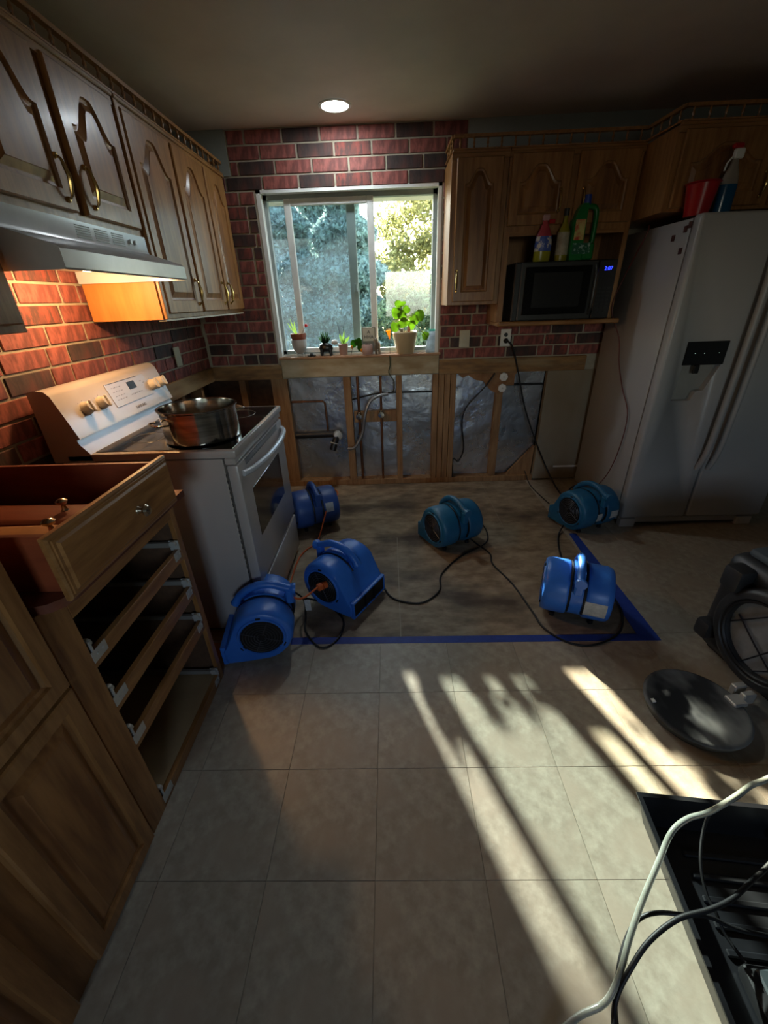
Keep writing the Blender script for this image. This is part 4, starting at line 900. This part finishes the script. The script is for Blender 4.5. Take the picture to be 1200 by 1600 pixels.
for sx_, sy_ in ((-1, -1), (1, -1), (-1, 1), (1, 1)): B().cyl((sx_ * .013, sy_ * .014, 0), (sx_ * .012, sy_ * .012, .05), .008, n=10).obj('leg', eg, t)
lathe_obj('head', eg, t, [(.0, -.018), (.014, -.012), (.018, 0), (.012, .014), (.0, .018)], (-.012, -.012, .095)); B().tube([(-.016, -.026, .09), (-.02, -.036, .06), (-.022, -.034, .035)], .004, 7, 3).obj('trunk', eg, t)
# big cream pot with green plant
t = thing('potted_plant', 'large cream pot with bright heart-shaped leaves right on the sill', 'potted plant', (.118, SY, SZ))
lathe_obj('pot', mat('cream_glaze', srgb(196, 178, 140), .4), t, [(.0, 0), (.062, 0), (.066, .012), (.090, .125), (.092, .145), (.086, .150), (.080, .145), (.078, .128), (.0, .126)], n=36)
lathe_obj('soil', mat('soil', None), t, [(.077, .127), (.05, .132), (.0, .134)])
st = [((-.005, 0, .13), (-.01, 0, .24), (-.03, 0, .32)), ((.01, 0, .13), (.03, 0, .20), (.08, 0, .24)), ((-.02, 0, .13), (-.05, 0, .18), (-.055, 0, .20)), ((.04, 0, .13), (.11, -.01, .15), (.15, -.012, .12))]
for s3 in st: B().tube(s3, .0028, 6, 3).obj('stem', mat('bark', None), t)
for p, s_, tl in (((-.035, -.01, .325), .074, (1.0, .3)), ((-.062, -.01, .272), .066, (.2, .15)), ((-.020, -.02, .255), .06, (.3, -.7)), ((-.012, -.03, .205), .070, (.5, .8)), ((-.072, -.01, .180), .062, (.2, .1)), ((.048, -.01, .192), .055, (.2, -.1)), ((.068, -.02, .225), .062, (.4, -.6)), ((.108, -.01, .250), .064, (.2, -.3)), ((.150, -.012, .115), .050, (.2, .2)), ((.010, .01, .290), .05, (.2, .8))): heart(t, p, s_, tl, leaf_g)
B().cyl((-.02, -.02, .13), (-.025, -.02, .17), .008, .012, 10).obj('figurine_ornament', mat('grey_stone', None), t); B().cyl((.028, -.02, .13), (.03, -.02, .185), .009, .006, 10).obj('wooden_ornament', mat('terracotta', None), t)
t = thing('flower_sprig', 'orange trumpet flower on a thin stem left of the cream pot', 'flower', (.0, SY - .012, SZ))
B().tube([(.003, 0, 0), (.004, 0, .06), (.006, 0, .11)], .0014, 5, 2).obj('stem', leaf_d, t)
B().lathe([(.003, 0), (.007, .025), (.014, .05), (.020, .062)], (.004, 0, .10), (-.15, 0, 1), 10).obj('blossom', leafmat('orange_petal', srgb(240, 170, 70), .8), t)
# zip bag
t = thing('zip_bag', 'clear plastic bag with teal zipper leaning at the right end of the sill', 'bag', (.322, SY, SZ))
b = B(); b.rings([[Vector((x, y, z)) for x, y in ((-.042, -.010), (.032, -.012), (.036, .008), (-.038, .01))] if False else [Vector((x * w_ + dx_, y * d_, z)) for x, y in ((-1, -1), (-.3, -1.3), (.4, -1), (1, -.9), (1, 1), (-1, 1))] for z, w_, d_, dx_ in ((0, .036, .012, -.012), (.05, .040, .016, -.006), (.10, .038, .010, .004), (.145, .036, .003, .014))])
b.obj('bag', leafmat('clear_bag_plastic', srgb(214, 226, 232), .55), t, ang=25)
box('zipper', mat('teal_zip', srgb(60, 200, 186), .4), t, -.026, .052, -.004, .004, .145, .160, bev=.002)
# =================================================================== AIR SCRUBBER, LID, TRAY, HOSES
t = thing('air_scrubber', 'black portable air filtration machine with open round port at right edge', 'air filter machine', (1.34, 1.12, 0), .12)
dkp = mat('dusty_black_plastic', srgb(30, 31, 33), .5, col2=srgb(42, 43, 45), scale=5)
b = B(); b.box(.03, .62, -.33, .27, .03, .50, bev=.05, seg=3); b.obj('housing', dkp, t)
b = B(); b.box(.06, .55, -.28, .22, .50, .535, bev=.015, seg=2); b.obj('top_cover', mat('slate_plastic', srgb(74, 84, 90), .5), t)
pcy, pcz = .0, .265
b = B(); b.lathe([(.150, -.02), (.196, -.02), (.200, .0), (.194, .035), (.178, .045), (.160, .045), (.150, .03), (.142, .0)], (.03, pcy, pcz), (-1, 0, 0), 48, ring=True); pr_ = b.obj('port_ring', dkp, t, ang=50)
b = B(); b.torus((-.004, pcy, pcz), (1, 0, 0), .150, .008, 40, 6); b.obj('port_gasket', rubber, pr_)
b = B(); b.lathe([(.0, 0), (.145, 0), (.145, .004), (.0, .004)], (.026, pcy, pcz), (-1, 0, 0), 40); b.obj('filter_pad', mat('grey_filter', srgb(128, 130, 134), .8, col2=srgb(104, 106, 110), scale=12, bump=.3), pr_)
wire = mat('dark_wire', srgb(34, 36, 44), .4, .4)
for (a0, a1) in (((-.10, .10), (.04, -.14)), ((.12, .03), (-.09, -.11)), ((-.02, .145), (.135, -.02)), ((-.14, .0), (-.01, -.14))):
    B().tube([(.014, pcy + a0[0], pcz + a0[1]), (.010, pcy + (a0[0] + a1[0]) / 2, pcz + (a0[1] + a1[1]) / 2), (.014, pcy + a1[0], pcz + a1[1])], .003, 6, 4).obj('guard_wire', wire, pr_)
for (yy, zz, s_) in ((.20, .15, 1), (.17, .43, 1.2), (-.20, .43, 1)):
    b = B(); b.box(-.03, .05, yy - .03 * s_, yy + .035 * s_, zz - .04 * s_, zz + .04 * s_, bev=.014, seg=2); b.obj('latch_block', dkp, t)
B().box(.08, .4, -.30, .24, .0, .03, bev=.008).obj('base_rail', blackp, t)
for yy in (-.06, -.02): B().box(-.05, -.0, yy - .012, yy + .012, .02, .07, bev=.004).obj('hinge', galv, t)
t = thing('port_lid', 'round dusty black lid lying on the floor in front of the filter machine', 'lid', (1.118, 1.032, .0), .12)
b = B(); b.lathe([(.0, 0), (.150, 0), (.160, .006), (.170, .030), (.172, .036), (.168, .042), (.158, .044), (.152, .040), (.0, .040)], n=56)
b.obj('lid_disc', mat('dust_covered_black', srgb(40, 43, 46), .55, col2=srgb(112, 116, 116), scale=6, detail=3, contrast=(.42, .62), stretch=(1, .6, 1)), t, ang=50)
B().box(.13, .185, -.03, .02, .036, .052, bev=.004).obj('hinge_plate', galv, t); B().box(-.150, -.138, .03, .045, .040, .046).obj('latch_tab', vinyl, t)
# tray
t = thing('plastic_tray', 'large black plastic tray on the floor at the lower right corner', 'tray', (.706, .70, 0), -.107 - PI / 2)
# local x runs toward the camera, local y to the right
Lx, Wy, Hh = 1.05, .62, .10
b = B()
def rr2(d, z): return [Vector((x, y, z)) for x, y in ((d, d), (Lx - d, d), (Lx - d, Wy - d), (d, Wy - d))]
b.rings([rr2(.03, 0), rr2(.012, .07), rr2(.0, .094), rr2(.0, Hh), rr2(.012, Hh), rr2(.016, .09), rr2(.045, .012)])
b.obj('tray_shell', mat('tray_black', srgb(22, 23, 26), .33, col2=srgb(28, 29, 32)), t, ang=25)
for k in range(5): b = B(); b.box(.10 + k * .05, .115 + k * .05, .1, Wy - .1, .010, .020, bev=.003); b.obj('tray_rib', MATS['tray_black'], t)
t = thing('floor_tool', 'black ribbed floor tool with grey panels lying inside the tray', 'tool', (.706, .70, .012), -.107 - PI / 2)
b = B(); b.box(.33, .95, .10, .34, 0, .045, bev=.015, seg=2); b.obj('tool_body', blackp, t)
slate = mat('slate_panel', srgb(58, 66, 68), .45, col2=srgb(46, 52, 56), scale=12)
for k, (x0, x1) in enumerate(((.34, .39), (.405, .53), (.545, .68), (.695, .82))): box('grey_panel', slate, t, x0, x1, .125 + .01 * k, .255 + .01 * k, .043, .052, bev=.005)
b = B()
for k in range(5): b.box(.412 + k * .010, .416 + k * .010, .14, .19, .052, .0535)
b.obj('panel_groove', blackp, t)
for p in ((.485, .185), (.50, .225), (.468, .20), (.472, .222)): B().cyl((p[0], p[1], .051), (p[0], p[1], .0545), .004, n=8).obj('screw', galv, t)
t = thing('vacuum_wand', 'dark metal wand leaning across the tray', 'wand', (.706, .70, .012), -.107 - PI / 2)
B().tube([(.12, .52, .04), (.5, .42, .04), (.9, .38, .04)], .02, 12, 2).obj('tube', dkp, t); B().tube([(.06, .36, .03), (.3, .40, .05), (.45, .47, .05)], .016, 10, 2).obj('grip', slate, t)
clear = mat('clear_hose_plastic', srgb(196, 200, 188), .15, col2=srgb(170, 174, 160), trans=.4, scale=20)
cord([(.16, .02, .009), (.28, .22, .009), (.364, .278, .02), (.438, .299, .04), (.479, .332, .07), (.523, .385, .10), (.576, .442, .13), (.637, .501, .17), (.688, .549, .20), (.739, .573, .215), (.80, .584, .225), (.873, .607, .25), (.92, .624, .27), (.967, .631, .29), (1.15, .68, .33), (1.32, .76, .36), (1.44, .82, .37)], .0068, clear, 'clear plastic hose arching over the black tray', 'hose', 'drain_hose', 12)
cord([(.40, .05, .008), (.43, .20, .015), (.448, .272, .03), (.468, .308, .05), (.501, .337, .09), (.556, .374, .12), (.633, .405, .14), (.711, .418, .15), (.776, .437, .15), (.846, .47, .15), (.92, .505, .15), (1.1, .60, .2), (1.40, .83, .25)], .0056, rubber, 'thick black cable curving over the left rim of the black tray', 'cable', 'power_cable', 10)
cord([(.41, .05, .022), (.44, .20, .025), (.458, .285, .03), (.49, .347, .05), (.528, .394, .07), (.563, .418, .10), (.607, .424, .115), (.66, .417, .125), (.72, .417, .115), (.78, .404, .09), (.863, .397, .07), (1.0, .38, .07)], .0048, rubber, 'second black cable crossing the tray to the lower right', 'cable', 'power_cable', 10)
cord([(1.05, .66, .30), (.95, .635, .27), (.884, .611, .23), (.827, .599, .20), (.792, .569, .17), (.757, .513, .14), (.746, .461, .11), (.75, .429, .10), (.756, .396, .08), (.77, .352, .075)], .0038, rubber, 'thin dark cable dropping from the clear hose into the tray', 'cable', 'power_cable', 8)
